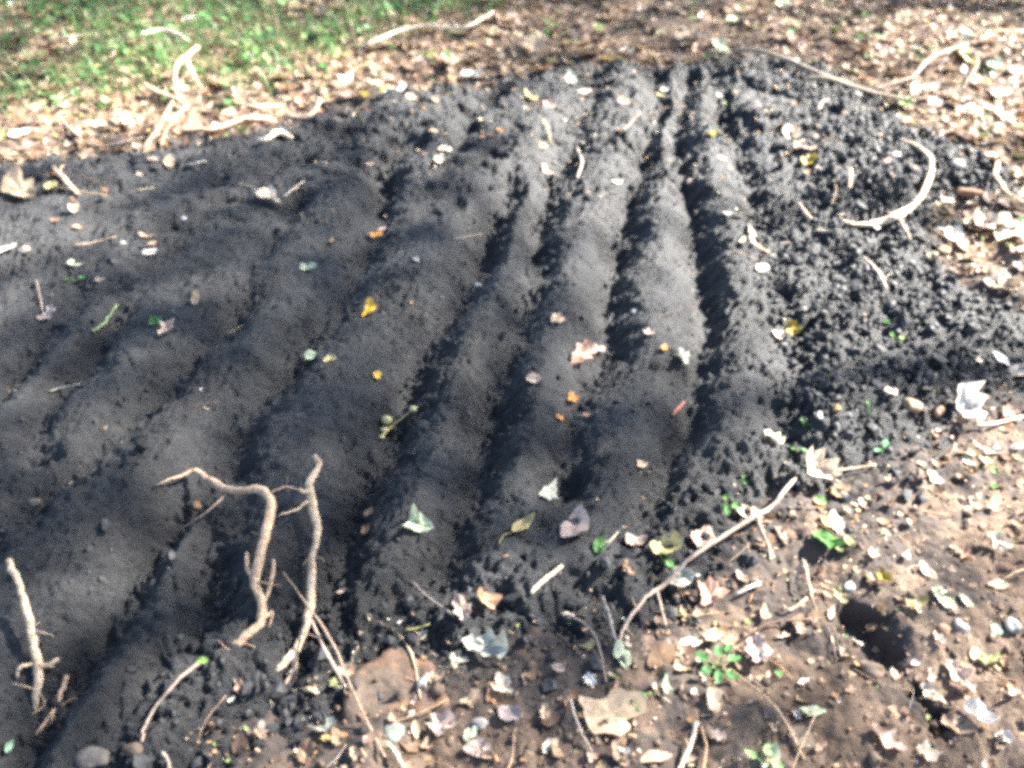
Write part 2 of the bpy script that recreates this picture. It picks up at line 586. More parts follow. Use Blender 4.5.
def leaf_verts(kind, L, ratio, curl, r, n=26, rings=4):
    o = outline(kind, n, r, ratio)
    pts = [np.zeros((1, 2))]
    for k in range(1, rings + 1):
        f = k / rings
        w = f if kind != 'lobed' else f * (0.8 + 0.2 * f)
        pts.append(o * w)
    P = np.concatenate(pts)
    x, y = P[:, 0], P[:, 1]
    a, b = r.normal(0, .35), r.normal(0, .3)
    cx = curl * (0.55 + a)
    cy = curl * (1.0 + b)
    ang = r.normal(0, .4)
    u = x * math.cos(ang) + y * math.sin(ang)
    v = -x * math.sin(ang) + y * math.cos(ang)
    z = cx * u * u * 1.1 + cy * v * v * 1.5 + curl * 0.25 * v * u
    rr = np.hypot(x, y)
    z = z + curl * 0.22 * rr * np.sin(np.arctan2(y, x) * 3 + r.random() * 6) + 0.10 * curl * rr * np.sin(np.arctan2(y, x) * 7 + r.random() * 6)
    z = z - 0.035 * np.exp(-np.abs(y) / 0.05) * (1 if kind != 'scrap' else .3)
    z = z + r.normal(0, 0.006 + 0.014 * curl, len(z))
    sh = 1 / (1 + 0.6 * curl * rr)          # curled edges draw in
    V = np.stack([x * sh, y * sh, z - z.min() * 0.6], -1) * L
    F, S = [], []
    for i in range(n):
        j = (i + 1) % n
        F += [0, 1 + i, 1 + j]
        S.append(3)
    for k in range(1, rings):
        p, q = 1 + (k - 1) * n, 1 + k * n
        for i in range(n):
            j = (i + 1) % n
            F += [p + i, q + i, q + j, p + j]
            S.append(4)
    return V, np.array(F), np.array(S)


def catmull(P, sub):
    P = [np.asarray(p, float) for p in P]
    if len(P) < 3:
        return [P[0] + (P[-1] - P[0]) * t for t in np.linspace(0, 1, sub + 1)]
    Q = [2 * P[0] - P[1]] + P + [2 * P[-1] - P[-2]]
    out = []
    for i in range(1, len(Q) - 2):
        for k in range(sub):
            t = k / sub
            out.append(0.5 * (2 * Q[i] + (Q[i + 1] - Q[i - 1]) * t + (2 * Q[i - 1] - 5 * Q[i] + 4 * Q[i + 1] - Q[i + 2]) * t * t
                              + (3 * Q[i] - Q[i - 1] - 3 * Q[i + 1] + Q[i + 2]) * t ** 3))
    out.append(P[-1])
    return out


def tube_np(P, rad, sides=8, sub=6, rough=.12, seed=0, jit=.0):
    """tapered, slightly knotty tube through points P (each with its radius)"""
    r = np.random.default_rng(seed)
    C = np.array(catmull([list(p) + [q] for p, q in zip(P, rad)], sub))
    n = len(C)
    C[:, 3] *= 1 + rough * 1.3 * np.interp(np.arange(n), np.arange(0, n + 3, 3), r.normal(0, .5, len(np.arange(0, n + 3, 3))))
    if jit:
        C[1:-1, :3] += r.normal(0, jit, (n - 2, 3))
    T = np.gradient(C[:, :3], axis=0)
    T /= np.linalg.norm(T, axis=1)[:, None] + 1e-12
    ref = np.array([0.13, 0.31, 0.94])
    V = []
    for i in range(n):
        u = np.cross(T[i], ref)
        u /= np.linalg.norm(u) + 1e-9
        w = np.cross(T[i], u)
        for k in range(sides):
            a = 2 * math.pi * k / sides
            q = C[i, 3] * (1 + r.normal(0, rough * .6))
            V.append(C[i, :3] + q * (math.cos(a) * u + math.sin(a) * w))
    V.append(C[0, :3])
    V.append(C[-1, :3])
    F, S = [], []
    for i in range(n - 1):
        for k in range(sides):
            j = (k + 1) % sides
            F += [i * sides + k, i * sides + j, (i + 1) * sides + j, (i + 1) * sides + k]
            S.append(4)
    for k in range(sides):
        j = (k + 1) % sides
        F += [n * sides, j, k]
        S.append(3)
        F += [n * sides + 1, (n - 1) * sides + k, (n - 1) * sides + j]
        S.append(3)
    return np.array(V), np.array(F), np.array(S)


def tube_obj(name, P, rad, m, parent=None, color=None, **kw):
    P = [np.array(p, float) for p in P]
    o0 = P[0].copy() if parent is None else np.array(parent.location)
    V, F, S = tube_np([p - o0 for p in P], rad, **kw)
    o = link(name, mesh_np(name, V, F, S), m, parent)
    if parent is None:
        o.location = o0
    if color:
        o.color = (*color, 1)
    return o


COLR = dict(T=(0.464, 0.344, 0.232), B=(.33, .205, .125), P=(0.480, 0.360, 0.296), C=(0.592, 0.504, 0.392), W=(0.656, 0.624, 0.568), Y=(.66, .42, .06),
            O=(.50, .22, .06), G=(.08, .19, .05), E=(.46, .51, .35), V=(.30, .22, .035), S=(0.400, 0.400, 0.336), D=(.13, .075, .05),
            Q=(.40, .25, .185), K=(0.352, 0.288, 0.280), U=(0.432, 0.368, 0.176), M=(.22, .36, .24))
REFS = []      # (px, py, phrase) of things a label can point to
GROUND_LEAVES = 'dry leaves fallen on the ground'
BED_LEAVES = 'leaves fallen on the charcoal bed'
_seed = [100]


def on_slope(x, y, yaw, tilt_x=0, tilt_y=0, r=.03):
    z = smooth_z(x, y, r)
    n = Vector((-(z[1] - z[2]) / (2 * r), -(z[3] - z[4]) / (2 * r), 1)).normalized()
    n.x = max(-.12, min(.30, n.x))
    n.y = max(-.22, min(.22, n.y))
    q = Vector((0, 0, 1)).rotation_difference(n.normalized()).to_matrix()
    return q @ Matrix.Rotation(yaw, 3, 'Z') @ Matrix.Rotation(tilt_x, 3, 'X') @ Matrix.Rotation(tilt_y, 3, 'Y'), z


def leaf(kind, px, py, lpx, ratio, ang, col, curl, label, stalk=0, ref=None, up=None, lift=0.0, group=None, register=True, cat='leaf'):
    _seed[0] += 1
    r = np.random.default_rng(_seed[0])
    c = at(px, py)
    dx, dy = math.cos(R(ang)) * lpx / 2, -math.sin(R(ang)) * lpx / 2
    a, b = np.array(flat(px - dx, py - dy, c.z)), np.array(flat(px + dx, py + dy, c.z))
    d = b - a
    L = float(np.hypot(*d))
    Lp = lpx * float(np.linalg.norm(np.array(c) - [0, 0, CAM_Z])) / F_PX
    stand = 0.0 if up is None else up          # up: how far the leaf stands out of the ground, in radians
    L = min(L, 1.3 * Lp) if up is None else min(0.5 * (L + Lp), 1.1 * Lp)
    if kind == 'lobed' and lpx < 26 and 'lobed' not in label and 'star' not in label:
        kind = 'scrap'
    V, F, S = leaf_verts(kind, L * .95, ratio, curl * 1.15 + .1, r)
    o = link('leaf', mesh_np('leaf', V, F, S), M_LEAF)
    yaw = math.atan2(d[1], d[0])
    m3, z = on_slope(c.x, c.y, yaw, r.normal(0, .12) + (0), -stand + r.normal(0, .06), r=max(.012, L * .35))
    o.matrix_world = Matrix.Translation((c.x, c.y, float(np.max(z) * .45 + np.mean(z) * .55) + .001 + lift + (0.5 * L * math.sin(stand) if stand else 0))) @ m3.to_4x4()
    cc = np.array(COLR[col]) * (1 + r.normal(0, .05))
    o.color = (*cc, 1)
    inbed = edge_sd(np.array([c.x]), np.array([c.y]))[0] > 0
    tag(o, label, cat, group or (BED_LEAVES if inbed else GROUND_LEAVES))
    if stalk:
        z0 = float(V[:, 2].min())
        s = stalk * L
        P = [(-.40 * L, 0, z0 + .004 * 1), (-.5 * L - .35 * s, .10 * s, z0 + .003), (-.5 * L - s, .25 * s * r.normal(0, 1), z0 + .001)]
        Vt, Ft, St = tube_np(P, [.0016, .0013, .0011], sides=6, sub=4, seed=_seed[0])
        t = link('stalk', mesh_np('stalk', Vt, Ft, St), M_LEAF, o)
        t.color = (*(cc * .75), 1)
    if register and ref:
        REFS.append((px, py, ref))
    return o


# kind, px, py, length in px, width ratio, direction, colour, curl, label, stalk, ref, standing angle
LEAVES = [
    # lying on the bed
    ('oak', 24, 196, 44, .62, 150, 'T', .55, 'large curled tan leaf, biggest on the far corner of the charcoal bed', 0, 'the big curled tan leaf', .15),
    ('scrap', 53, 176, 15, .6, 10, 'O', .2, 'tiny reddish leaf scrap behind the pale split stick on the bed', 0, None, None),
    ('oval', 52, 187, 13, .8, 80, 'U', .3, 'tiny yellow-green leaf beside the pale split stick on the bed', 0, None, None),
    ('oval', 76, 211, 17, .55, 95, 'T', .6, 'narrow tan leaf standing on edge in front of the pale split stick', 0, None, .5),
    ('scrap', 8, 253, 30, .55, 50, 'W', .3, 'blurred whitish leaf lying across the outer edge of the bed', 0, 'the whitish leaf at the outer edge', None),
    ('tri', 76, 265, 20, .6, 5, 'E', .25, 'pale green pointed leaf lying above a small green sprout', 0, 'the pale green pointed leaf', None),
    ('oval', 151, 252, 21, .5, 10, 'W', .25, 'bright white flat leaf lying in the middle of the far bed', 0, 'the bright white flat leaf', None),
    ('strip', 147, 236, 18, .3, -20, 'T', .2, 'narrow tan leaf strip just behind the bright white flat leaf', 0, None, None),
    ('scrap', 152, 244, 12, .5, 30, 'Q', .2, 'small reddish scrap touching the back of the bright white leaf', 0, None, None),
    ('tri', 271, 201, 32, .8, -15, 'C', .45, 'cream crumpled leaf with a thin stem and a deep black shadow', .6, 'the cream leaf with the black shadow', .2),
    ('lobed', 308, 269, 22, .6, 5, 'E', .5, 'pale yellow-green crumpled leaf in a dip of the bed', 0, 'the yellow-green crumpled leaf', None),
    ('lobed', 370, 311, 22, .8, 35, 'Y', .4, 'bright yellow leaf, the only one on the charcoal ridges', 0, 'the bright yellow leaf', .15),
    ('oval', 313, 358, 17, .7, -5, 'E', .3, 'pale sage leaf paired with a duller scrap in a furrow', 0, 'the pale sage leaf', None),
    ('scrap', 331, 361, 16, .7, 50, 'U', .4, 'dull olive scrap next to the pale sage leaf', 0, None, None),
    ('scrap', 377, 375, 13, .7, -20, 'Y', .3, 'small amber leaf scrap low on a ridge below the yellow leaf', 0, 'the small amber scrap', None),
    ('oak', 168, 333, 27, .55, 40, 'P', .7, 'folded pinkish tan leaf touching a broken green leaf', 0, 'the folded pinkish leaf', .25),
    ('scrap', 157, 324, 16, .9, 80, 'G', .4, 'broken dark green leaf behind the folded pinkish leaf', 0, None, .3),
    ('oval', 197, 303, 18, .45, 70, 'T', .6, 'slim rusty tan leaf standing on edge near the folded pinkish leaf', 0, None, .4),
    ('scrap', 46, 318, 25, .55, 15, 'K', .7, 'crumpled mauve-grey leaf half sunk into the bed', 0, 'the mauve-grey crumpled leaf', None),
    ('scrap', 52, 312, 13, .7, 60, 'K', .5, 'small dark pointed scrap on top of the mauve-grey crumpled leaf', 0, None, .3),
    ('scrap', 100, 280, 15, .5, 20, 'P', .3, 'small pink scrap above a pale curled chip', 0, None, None),
    ('scrap', 55, 222, 16, .6, 20, 'D', .4, 'small dark brown leaf in front of the big curled tan leaf', 0, None, None),
    ('oval', 78, 228, 14, .6, 10, 'B', .5, 'little brown curled leaf with a black hollow beneath it', 0, None, None),
    ('scrap', 106, 195, 20, .7, 20, 'D', .6, 'dark curled brown leaf on the far slope of the bed', 0, None, None),
    ('oval', 155, 161, 15, .6, -20, 'P', .4, 'pinkish white leaf just inside the far rim of the bed', 0, None, None),
    ('oval', 171, 168, 15, .7, 70, 'T', .5, 'tan upright leaf just in front of the pinkish white rim leaf', 0, None, .3),
    ('oval', 91, 160, 22, .45, 15, 'T', .2, 'flat tan leaf lying along the far rim of the bed', 0, 'the flat tan rim leaf', None),
    ('scrap', 140, 177, 10, .6, 0, 'C', .2, 'tiny cream chip on the far slope below the rim', 0, None, None),
    ('tri', 421, 527, 42, .85, -5, 'E', .75, 'grey-green leaf with a whitish underside lying alone on a near ridge', 0, 'the grey-green leaf', .12),
    ('scrap', 370, 515, 13, .8, 60, 'B', .5, 'small brown scrap, upper of two beside the grey-green leaf', 0, None, None),
    ('scrap', 366, 533, 15, .5, 70, 'B', .5, 'thin brown scrap, lower of two beside the grey-green leaf', 0, None, None),
    ('oak', 462, 609, 36, .55, -60, 'P', .6, 'pinkish white curled leaf leaning on a thin dark straw', 0, 'the pinkish white curled leaf', .15),
    ('scrap', 486, 606, 32, .8, -40, 'B', .5, 'brown leaf lying flat beside the pinkish white curled leaf', 0, 'the brown flat leaf', None),
    ('tri', 550, 500, 40, .6, 80, 'S', .6, 'stiff grey folded leaf with a bent tip at the near rim', 0, 'the grey folded leaf', .12),
    ('oval', 577, 529, 44, .58, 68, 'P', .35, 'pinkish tan oval leaf with its stalk trailing towards the camera', .6, 'the pinkish oval leaf', None),
    ('oval', 522, 527, 34, .35, 35, 'U', .6, 'straw-coloured curled leaf between the grey-green and grey folded leaves', .4, 'the straw-coloured curled leaf', None),
    ('oval', 599, 547, 19, .65, 75, 'G', .35, 'glossy green oval leaf beside the pinkish oval leaf', 0, 'the glossy green oval leaf', .25),
    ('oak', 581, 361, 36, .6, 40, 'Q', .6, 'reddish brown torn leaf lying across a furrow', 0, 'the reddish brown torn leaf', .15),
    ('scrap', 597, 352, 18, .7, 30, 'P', .4, 'pink-tan scrap touching the upper end of the reddish torn leaf', 0, None, None),
    ('lobed', 680, 361, 28, .8, -30, 'S', .6, 'grey-green upright leaf casting a black shadow in a furrow', .4, 'the grey-green upright leaf', .3),
    ('lobed', 558, 320, 17, .8, 30, 'T', .3, 'small golden tan leaf on a ridge behind the reddish torn leaf', 0, 'the golden tan leaf', None),
    ('oval', 534, 380, 19, .75, -10, 'P', .25, 'round rosy brown leaf lying flat on a ridge', 0, 'the round rosy leaf', None),
    ('scrap', 560, 420, 11, .8, 0, 'O', .3, 'bright orange scrap in the furrow below the reddish torn leaf', 0, 'the orange scrap', None),
    ('scrap', 572, 401, 16, .6, 70, 'O', .4, 'dark rusty scrap in the furrow just behind the orange scrap', 0, None, None),
    ('scrap', 587, 416, 11, .7, 30, 'Q', .3, 'dull mauve scrap beside the orange scrap', 0, None, None),
    ('scrap', 650, 332, 18, .6, -20, 'P', .3, 'pale pinkish leaf scrap on the ridge behind the grey-green upright leaf', 0, None, None),
    ('scrap', 664, 349, 14, .7, 20, 'O', .3, 'rusty leaf scrap close behind the grey-green upright leaf', 0, None, None),
    ('scrap', 641, 465, 16, .6, 30, 'T', .4, 'tan scrap lying by a crack near the front of the ridges', 0, 'the tan scrap by the crack', None),
    ('oval', 778, 339, 20, .6, -60, 'C', .5, 'cream half of a leaf pair lying beside an olive leaf', 0, None, .2),
    ('lobed', 790, 337, 24, .7, 60, 'V', .7, 'olive-brown lobed leaf joined to a cream leaf on the loose soil', 0, 'the olive-brown lobed leaf', .3),
    ('oak', 772, 441, 28, .6, -30, 'C', .45, 'cream pointed leaf on the loose charcoal near the front rim', 0, 'the cream pointed leaf', .1),
    ('oval', 888, 399, 18, .6, 30, 'C', .5, 'cream nut-like curled leaf among the loose clods', 0, None, None),
    ('scrap', 530, 101, 24, .6, -65, 'U', .4, 'pale yellow torn leaf near the far rim of the ridges', 0, 'the pale yellow torn leaf', .2),
    ('scrap', 549, 106, 20, .7, 0, 'Q', .5, 'reddish brown leaf with a twig beside the pale yellow torn leaf', .7, None, None),
    ('oak', 570, 85, 22, .55, 65, 'S', .6, 'silvery grey torn leaf high on the far ridges', 0, 'the silvery grey torn leaf', .3),
    ('lobed', 587, 93, 15, .9, 20, 'P', .3, 'small star-shaped pink leaf beside the silvery grey torn leaf', 0, None, None),
    ('scrap', 624, 103, 17, .7, 0, 'Q', .4, 'flat brown leaf on the far end of a ridge', 0, 'the flat brown leaf at the far end', None),
    ('oval', 665, 90, 12, .5, 0, 'W', .2, 'tiny white chip in the dark furrow at the far end', 0, None, None),
    ('scrap', 660, 97, 10, .7, 40, 'U', .3, 'tiny olive-yellow scrap below the white chip in the far furrow', 0, None, None),
    ('scrap', 440, 163, 15, .7, 70, 'C', .4, 'cream scrap, lower of two together on the far ridge', 0, None, None),
    ('scrap', 445, 150, 17, .6, 20, 'C', .4, 'cream scrap, upper of two together on the far ridge', 0, 'the two cream scraps', None),
    ('scrap', 434, 131, 12, .7, 0, 'T', .4, 'tan chip on the shoulder behind the two cream scraps', 0, None, None),
    ('scrap', 493, 137, 20, .4, 5, 'D', .4, 'dark brown leaf under a small orange scrap', 0, None, None),
    ('scrap', 499, 130, 10, .8, 0, 'O', .3, 'small orange scrap lying on the dark brown leaf', 0, None, None),
    ('scrap', 372, 166, 14, .8, 60, 'P', .4, 'rosy scrap on the open slope behind the cream shadowed leaf', 0, 'the rosy scrap', None),
    ('scrap', 377, 238, 18, .6, 30, 'O', .4, 'rusty curled leaf beside a black pit in the bed', 0, 'the rusty curled leaf', None),
    ('oval', 384, 230, 12, .7, 20, 'P', .3, 'small pinkish leaf right behind the rusty curled leaf', 0, None, None),
    ('scrap', 548, 177, 18, .6, -25, 'P', .5, 'pink and white curled leaf beside a dark furrow', 0, 'the pink and white curled leaf', None),
    ('oval', 584, 147, 9, .8, 0, 'W', .2, 'white chip, one of a pair on the sunlit ridge, the smaller', 0, None, None),
    ('oval', 594, 149, 11, .8, -20, 'W', .2, 'white chip, one of a pair on the sunlit ridge, the larger', 0, 'the pair of white chips', None),
    ('scrap', 617, 184, 16, .4, 5, 'C', .3, 'thin cream scrap across the sunlit ridge', 0, None, None),
    ('lobed', 712, 136, 15, .8, 10, 'V', .5, 'mossy olive leaf on the sunlit far ridge', 0, 'the mossy olive leaf', None),
    ('oval', 806, 149, 33, .55, -8, 'P', .4, 'large sunlit pink leaf on the loose far slope', 0, 'the large sunlit pink leaf', None),
    ('oval', 789, 136, 22, .45, -60, 'C', .5, 'pale curled leaf just behind the large sunlit pink leaf', 0, None, None),
    ('scrap', 808, 163, 18, .7, 40, 'V', .5, 'dark olive crumpled leaf just in front of the large sunlit pink leaf', 0, None, None),
    ('strip', 729, 216, 21, .35, -45, 'W', .4, 'bright white leaf strip at the head of a litter streak', 0, 'the bright white leaf strip', .1),
    ('oval', 750, 235, 16, .5, -30, 'C', .4, 'cream leaf in the middle of the litter streak', 0, None, None),
    ('strip', 757, 249, 30, .25, -30, 'T', .3, 'long tan leaf strip in the litter streak', 0, None, None),
    ('scrap', 742, 243, 12, .7, 20, 'C', .3, 'small cream scrap behind the long tan leaf strip', 0, None, None),
    ('oval', 762, 270, 17, .5, 20, 'W', .3, 'white oval leaf at the foot of the litter streak', 0, 'the white oval leaf', None),
    ('oval', 874, 229, 17, .6, 10, 'W', .2, 'bright white oval leaf under the sunlit curved root', 0, 'the white leaf under the root', None),
    ('scrap', 838, 219, 16, .55, -25, 'C', .3, 'cream scrap at the buried end of the sunlit curved root', 0, None, None),
    ('scrap', 884, 163, 22, .5, 20, 'Q', .5, 'reddish leaf inside the bend of the sunlit curved root', 0, None, None),
    ('scrap', 912, 171, 12, .9, 60, 'T', .4, 'tan scrap touching the bend of the sunlit curved root', 0, None, None),
    ('scrap', 876, 146, 16, .6, 40, 'C', .4, 'cream scrap behind the bend of the sunlit curved root', 0, None, None),
    ('lobed', 946, 204, 24, .8, -30, 'W', .5, 'bright white crumpled leaf on the loose rim soil', 0, 'the bright white crumpled leaf', .15),
    ('oval', 953, 237, 22, .6, -60, 'W', .4, 'white leaf in front of the bright white crumpled leaf', 0, None, None),
    # around the near rim and in front
    ('oak', 812, 478, 56, .75, 165, 'C', .7, 'largest cream lobed leaf on the front rim beside the long twig', .3, 'the large cream lobed leaf', .12),
    ('oval', 835, 524, 27, .45, 100, 'W', .3, 'drop-shaped white leaf in front of the large cream lobed leaf', 0, 'the drop-shaped white leaf', None),
    ('oval', 827, 545, 46, .42, -38, 'G', .5, 'folded green leaf casting a dark shadow in front of the drop-shaped white leaf', 0, 'the folded green leaf', .15),
    ('oak', 962, 415, 50, .7, 130, 'W', .9, 'big blazing white crumpled leaf at the sunlit rim', 0, 'the blazing white leaf', .35),
    ('oval', 932, 480, 27, .55, -10, 'C', .3, 'cream oval leaf on the bare brown soil below the blazing white leaf', 0, 'the cream oval leaf', None),
    ('oval', 968, 462, 20, .55, -25, 'E', .3, 'pale green leaf in front of the blazing white leaf', 0, 'the small pale green leaf', None),
    ('strip', 985, 452, 40, .25, -20, 'C', .4, 'long cream leaf strip in front of the blazing white leaf', 0, None, None),
    ('oval', 1000, 362, 30, .5, -20, 'W', .4, 'shining white leaf at the outer rim of the loose charcoal', 0, 'the shining white rim leaf', None),
    ('oval', 1018, 372, 24, .5, 25, 'C', .4, 'cream leaf right beside the shining white rim leaf', 0, None, None),
    ('lobed', 975, 362, 18, .8, 25, 'C', .4, 'small cream torn leaf behind the shining white rim leaf', 0, None, None),
    ('scrap', 996, 547, 26, .8, 70, 'C', .6, 'cream twisted leaf standing on the bare soil', 0, 'the cream twisted leaf', .3),
    ('oval', 943, 599, 36, .6, -45, 'E', .3, 'pale green leaf, larger half of a pair lying on bare soil', 0, 'the pale green leaf pair', None),
    ('oval', 965, 602, 22, .6, -30, 'E', .2, 'pale green leaf, smaller half of a pair lying on bare soil', 0, None, None),
    ('oval', 927, 575, 30, .4, -50, 'C', .3, 'cream leaf end just behind the pale green leaf pair', 0, None, None),
    ('oval', 995, 632, 16, .85, 0, 'M', .2, 'small round teal leaf on the bare soil', 0, 'the round teal leaf', None),
    ('oak', 957, 679, 46, .5, -50, 'P', .6, 'rosy white curled leaf behind a dark hollow', 0, 'the rosy white curled leaf', .12),
    ('scrap', 928, 694, 28, .7, -40, 'C', .6, 'cream crumpled leaf at the edge of the dark hollow', 0, 'the cream leaf at the hollow', .2),
    ('oval', 976, 722, 44, .6, -40, 'W', .7, 'white shell-like curled leaf overhanging the dark hollow', 0, 'the white shell-like leaf', .3),
    ('scrap', 1004, 738, 32, .7, -30, 'W', .6, 'white torn leaf beside the white shell-like leaf', 0, None, None),
    ('lobed', 882, 582, 26, .7, -40, 'V', .6, 'amber-olive leaf behind the dark hole', 0, 'the amber-olive leaf', .25),
    ('oval', 840, 596, 24, .6, -45, 'U', .4, 'yellow-green leaf next to a white pebble', 0, None, None),
    ('oval', 813, 712, 32, .5, -5, 'E', .3, 'mid green leaf lying flat on the brown soil', 0, 'the flat mid green leaf', None),
    ('scrap', 797, 716, 17, .6, 110, 'W', .4, 'small white scrap beside the flat mid green leaf', 0, None, None),
    ('oak', 884, 742, 58, .55, -30, 'P', .7, 'rose-grey crumpled leaf along the near edge of the soil', 0, 'the rose-grey crumpled leaf', None),
    ('lobed', 925, 755, 36, .7, 10, 'C', .6, 'cream torn leaf next to the rose-grey crumpled leaf', 0, None, None),
    ('oak', 757, 655, 46, .65, -70, 'K', .7, 'greyish pink curled leaf facing a dark hollow', 0, 'the greyish pink curled leaf', .2),
    ('scrap', 690, 644, 28, .6, -10, 'C', .5, 'cream torn leaf on dark soil beside the near long twig', 0, 'the cream torn leaf', .1),
    ('oval', 622, 660, 40, .45, -80, 'E', .4, 'light green long leaf at the foot of a grey twig', 0, 'the light green long leaf', .1),
    ('lobed', 588, 648, 24, .6, 0, 'U', .4, 'yellow-green crumpled leaf near the foot of the twigs', 0, 'the yellow-green near leaf', None),
    ('scrap', 612, 716, 88, .74, -28, 'T', .12, 'biggest tan leaf, mottled and curled, near the bottom edge', .25, 'the biggest tan leaf', .06),
    ('lobed', 711, 597, 44, .8, 90, 'Q', .6, 'brick-brown star-shaped leaf behind white twig bits', 0, 'the brick-brown star leaf', .15),
    ('oval', 681, 580, 34, .7, 10, 'S', .5, 'silver-grey leaf tucked beside the long twig', 0, 'the silver-grey leaf', .12),
    ('oak', 665, 550, 42, .6, 10, 'U', .6, 'cream-green crumpled leaf at the front rim of the bed', 0, 'the cream-green crumpled leaf', .15),
    ('oval', 703, 541, 32, .7, 60, 'P', .4, 'dull pink leaf behind the long twig', 0, 'the dull pink leaf', None),
    ('oval', 745, 511, 30, .5, -15, 'C', .4, 'pale cream leaf beside a green clover sprout', 0, None, None),
    ('oval', 757, 520, 26, .5, -50, 'P', .4, 'rosy leaf under the fork of the long twig', 0, None, None),
    ('scrap', 628, 568, 24, .6, -20, 'B', .5, 'curled brown leaf in the black hollow at the rim', 0, None, None),
    ('scrap', 637, 545, 26, .8, 60, 'P', .5, 'pink-tan leaf at the rim below a thin straw', 0, None, None),
    ('oak', 486, 652, 60, .5, -10, 'S', .6, 'grey-olive crumpled leaf behind the brown slab stone', 0, 'the grey-olive crumpled leaf', .12),
    ('scrap', 458, 661, 30, .7, 30, 'S', .6, 'sage torn leaf at the shoulder of the brown slab stone', 0, None, None),
    ('scrap', 502, 688, 36, .7, -20, 'C', .5, 'cream leaf between the slab stone and a purple leaf', 0, 'the cream leaf by the slab', .1),
    ('lobed', 443, 728, 46, .7, -20, 'P', .6, 'pinkish cream scalloped leaf in front of the slab stone', 0, 'the scalloped pinkish leaf', .12),
    ('oval', 511, 716, 30, .75, -15, 'K', .5, 'purple-grey rounded leaf in front of the cream leaf', 0, 'the purple-grey leaf', .1),
    ('scrap', 480, 750, 40, .8, 20, 'P', .6, 'dusty pink crumpled leaf at the bottom between pale leaves', 0, None, None),
    ('scrap', 470, 736, 24, .6, 70, 'E', .4, 'green torn leaf beside the scalloped pinkish leaf', 0, None, .2),
    ('scrap', 328, 733, 40, .6, -10, 'S', .8, 'grey-tan curled leaf at the straws in front of the bed', 0, 'the grey-tan curled leaf', .12),
    ('scrap', 316, 688, 36, .6, 0, 'T', .6, 'crumpled tan leaf under the dry straws', 0, None, None),
    ('scrap', 241, 688, 22, .7, -30, 'Q', .5, 'rosy brown scrap among the clods below the roots', 0, 'the rosy brown scrap', None),
    ('scrap', 343, 592, 20, .6, 10, 'P', .3, 'pale pink scrap on the near ridge beside the forked root', 0, 'the pale pink scrap', None),
    ('oval', 10, 748, 17, .5, 60, 'M', .3, 'mint green leaf at the near corner of the bed', 0, 'the mint green leaf', None),
    ('strip', 655, 760, 40, .3, 20, 'T', .4, 'narrow tan leaf along the bottom edge', 0, None, None),
    ('scrap', 770, 762, 36, .7, 40, 'E', .5, 'pale mint crumpled leaf along the bottom edge', 0, 'the pale mint crumpled leaf', None),
    ('scrap', 845, 655, 26, .6, -30, 'T', .5, 'tan curled leaf in front of the dark hole', 0, None, None),
    ('scrap', 805, 682, 22, .5, 20, 'C', .5, 'cream forked scrap on the brown soil', 0, None, None),
    # behind the bed
    ('lobed', 686, 47, 32, .75, -50, 'C', .6, 'large cream leaf standing at the far rim above the ridges', 0, 'the large cream rim leaf', .5),
    ('scrap', 697, 53, 18, .7, 80, 'Q', .4, 'brown shaded leaf leaning on the large cream rim leaf', 0, None, .3),
    ('oval', 720, 50, 20, .6, -30, 'E', .4, 'pale green leaf beyond the rim, beside the large cream leaf', 0, None, None),
    ('oval', 735, 21, 22, .6, 0, 'E', .4, 'greenish white leaf on the soil beyond the far rim', 0, 'the greenish white leaf', None),
    ('oval', 533, 52, 24, .8, 80, 'T', .4, 'golden tan leaf standing at the far rim', 0, 'the golden tan rim leaf', .5),
    ('oval', 628, 53, 18, .6, 20, 'C', .4, 'cream leaf lying on the far rim', 0, None, None),
    ('scrap', 603, 52, 18, .6, 30, 'T', .4, 'tan leaf on the far rim beside a cream leaf', 0, None, None),
    ('lobed', 544, 77, 24, .7, -40, 'B', .7, 'brown curled leaf with a black hollow on the far rim', 0, 'the brown hollow leaf', .3),
    ('oak', 452, 70, 40, .4, -35, 'C', .7, 'pale folded leaf rising above a round tan gall', 0, 'the pale folded leaf', .3),
    ('oval', 472, 75, 28, .5, 5, 'W', .4, 'white leaf lying beside the pale folded leaf', 0, None, None),
    ('scrap', 347, 84, 18, .8, 50, 'W', .4, 'white diamond-shaped leaf beyond the far rim', 0, 'the white diamond leaf', .3),
    ('scrap', 395, 94, 28, .7, 30, 'W', .8, 'white crumpled leaf on the dark far rim', 0, 'the white crumpled far leaf', None),
    ('oval', 411, 99, 14, .8, 0, 'T', .4, 'tan nut-like leaf beside the white crumpled far leaf', 0, None, None),
    ('oval', 366, 102, 18, .5, -60, 'V', .4, 'dark olive leaf standing on the far rim', 0, None, .5),
    ('oval', 22, 135, 30, .45, 10, 'W', .3, 'white leaf in the sunlit litter by the grass', 0, 'the white sunlit leaf', None),
    ('oval', 100, 128, 20, .6, 0, 'E', .3, 'lime green leaf on the sunlit litter', 0, 'the lime green leaf', None),
    ('lobed', 85, 117, 16, .8, 0, 'U', .3, 'pale yellow leaf beside the lime green leaf', 0, None, None),
    ('oval', 183, 120, 20, .6, 20, 'Y', .4, 'ochre leaf among the far tangle of roots', 0, None, None),
    ('oval', 190, 23, 16, .6, 40, 'W', .4, 'white leaf lying in the grass behind the roots', 0, 'the white leaf in the grass', None),
    ('oval', 53, 19, 18, .5, 5, 'M', .3, 'grey-green leaf lying deep in the grass', 0, None, None),
    ('oval', 321, 15, 14, .7, -40, 'T', .4, 'tan leaf on the edge of the far grass', 0, None, None),
    ('lobed', 970, 112, 40, .6, 5, 'C', .4, 'large cream leaf on the far brown litter', 0, 'the large cream far leaf', None),
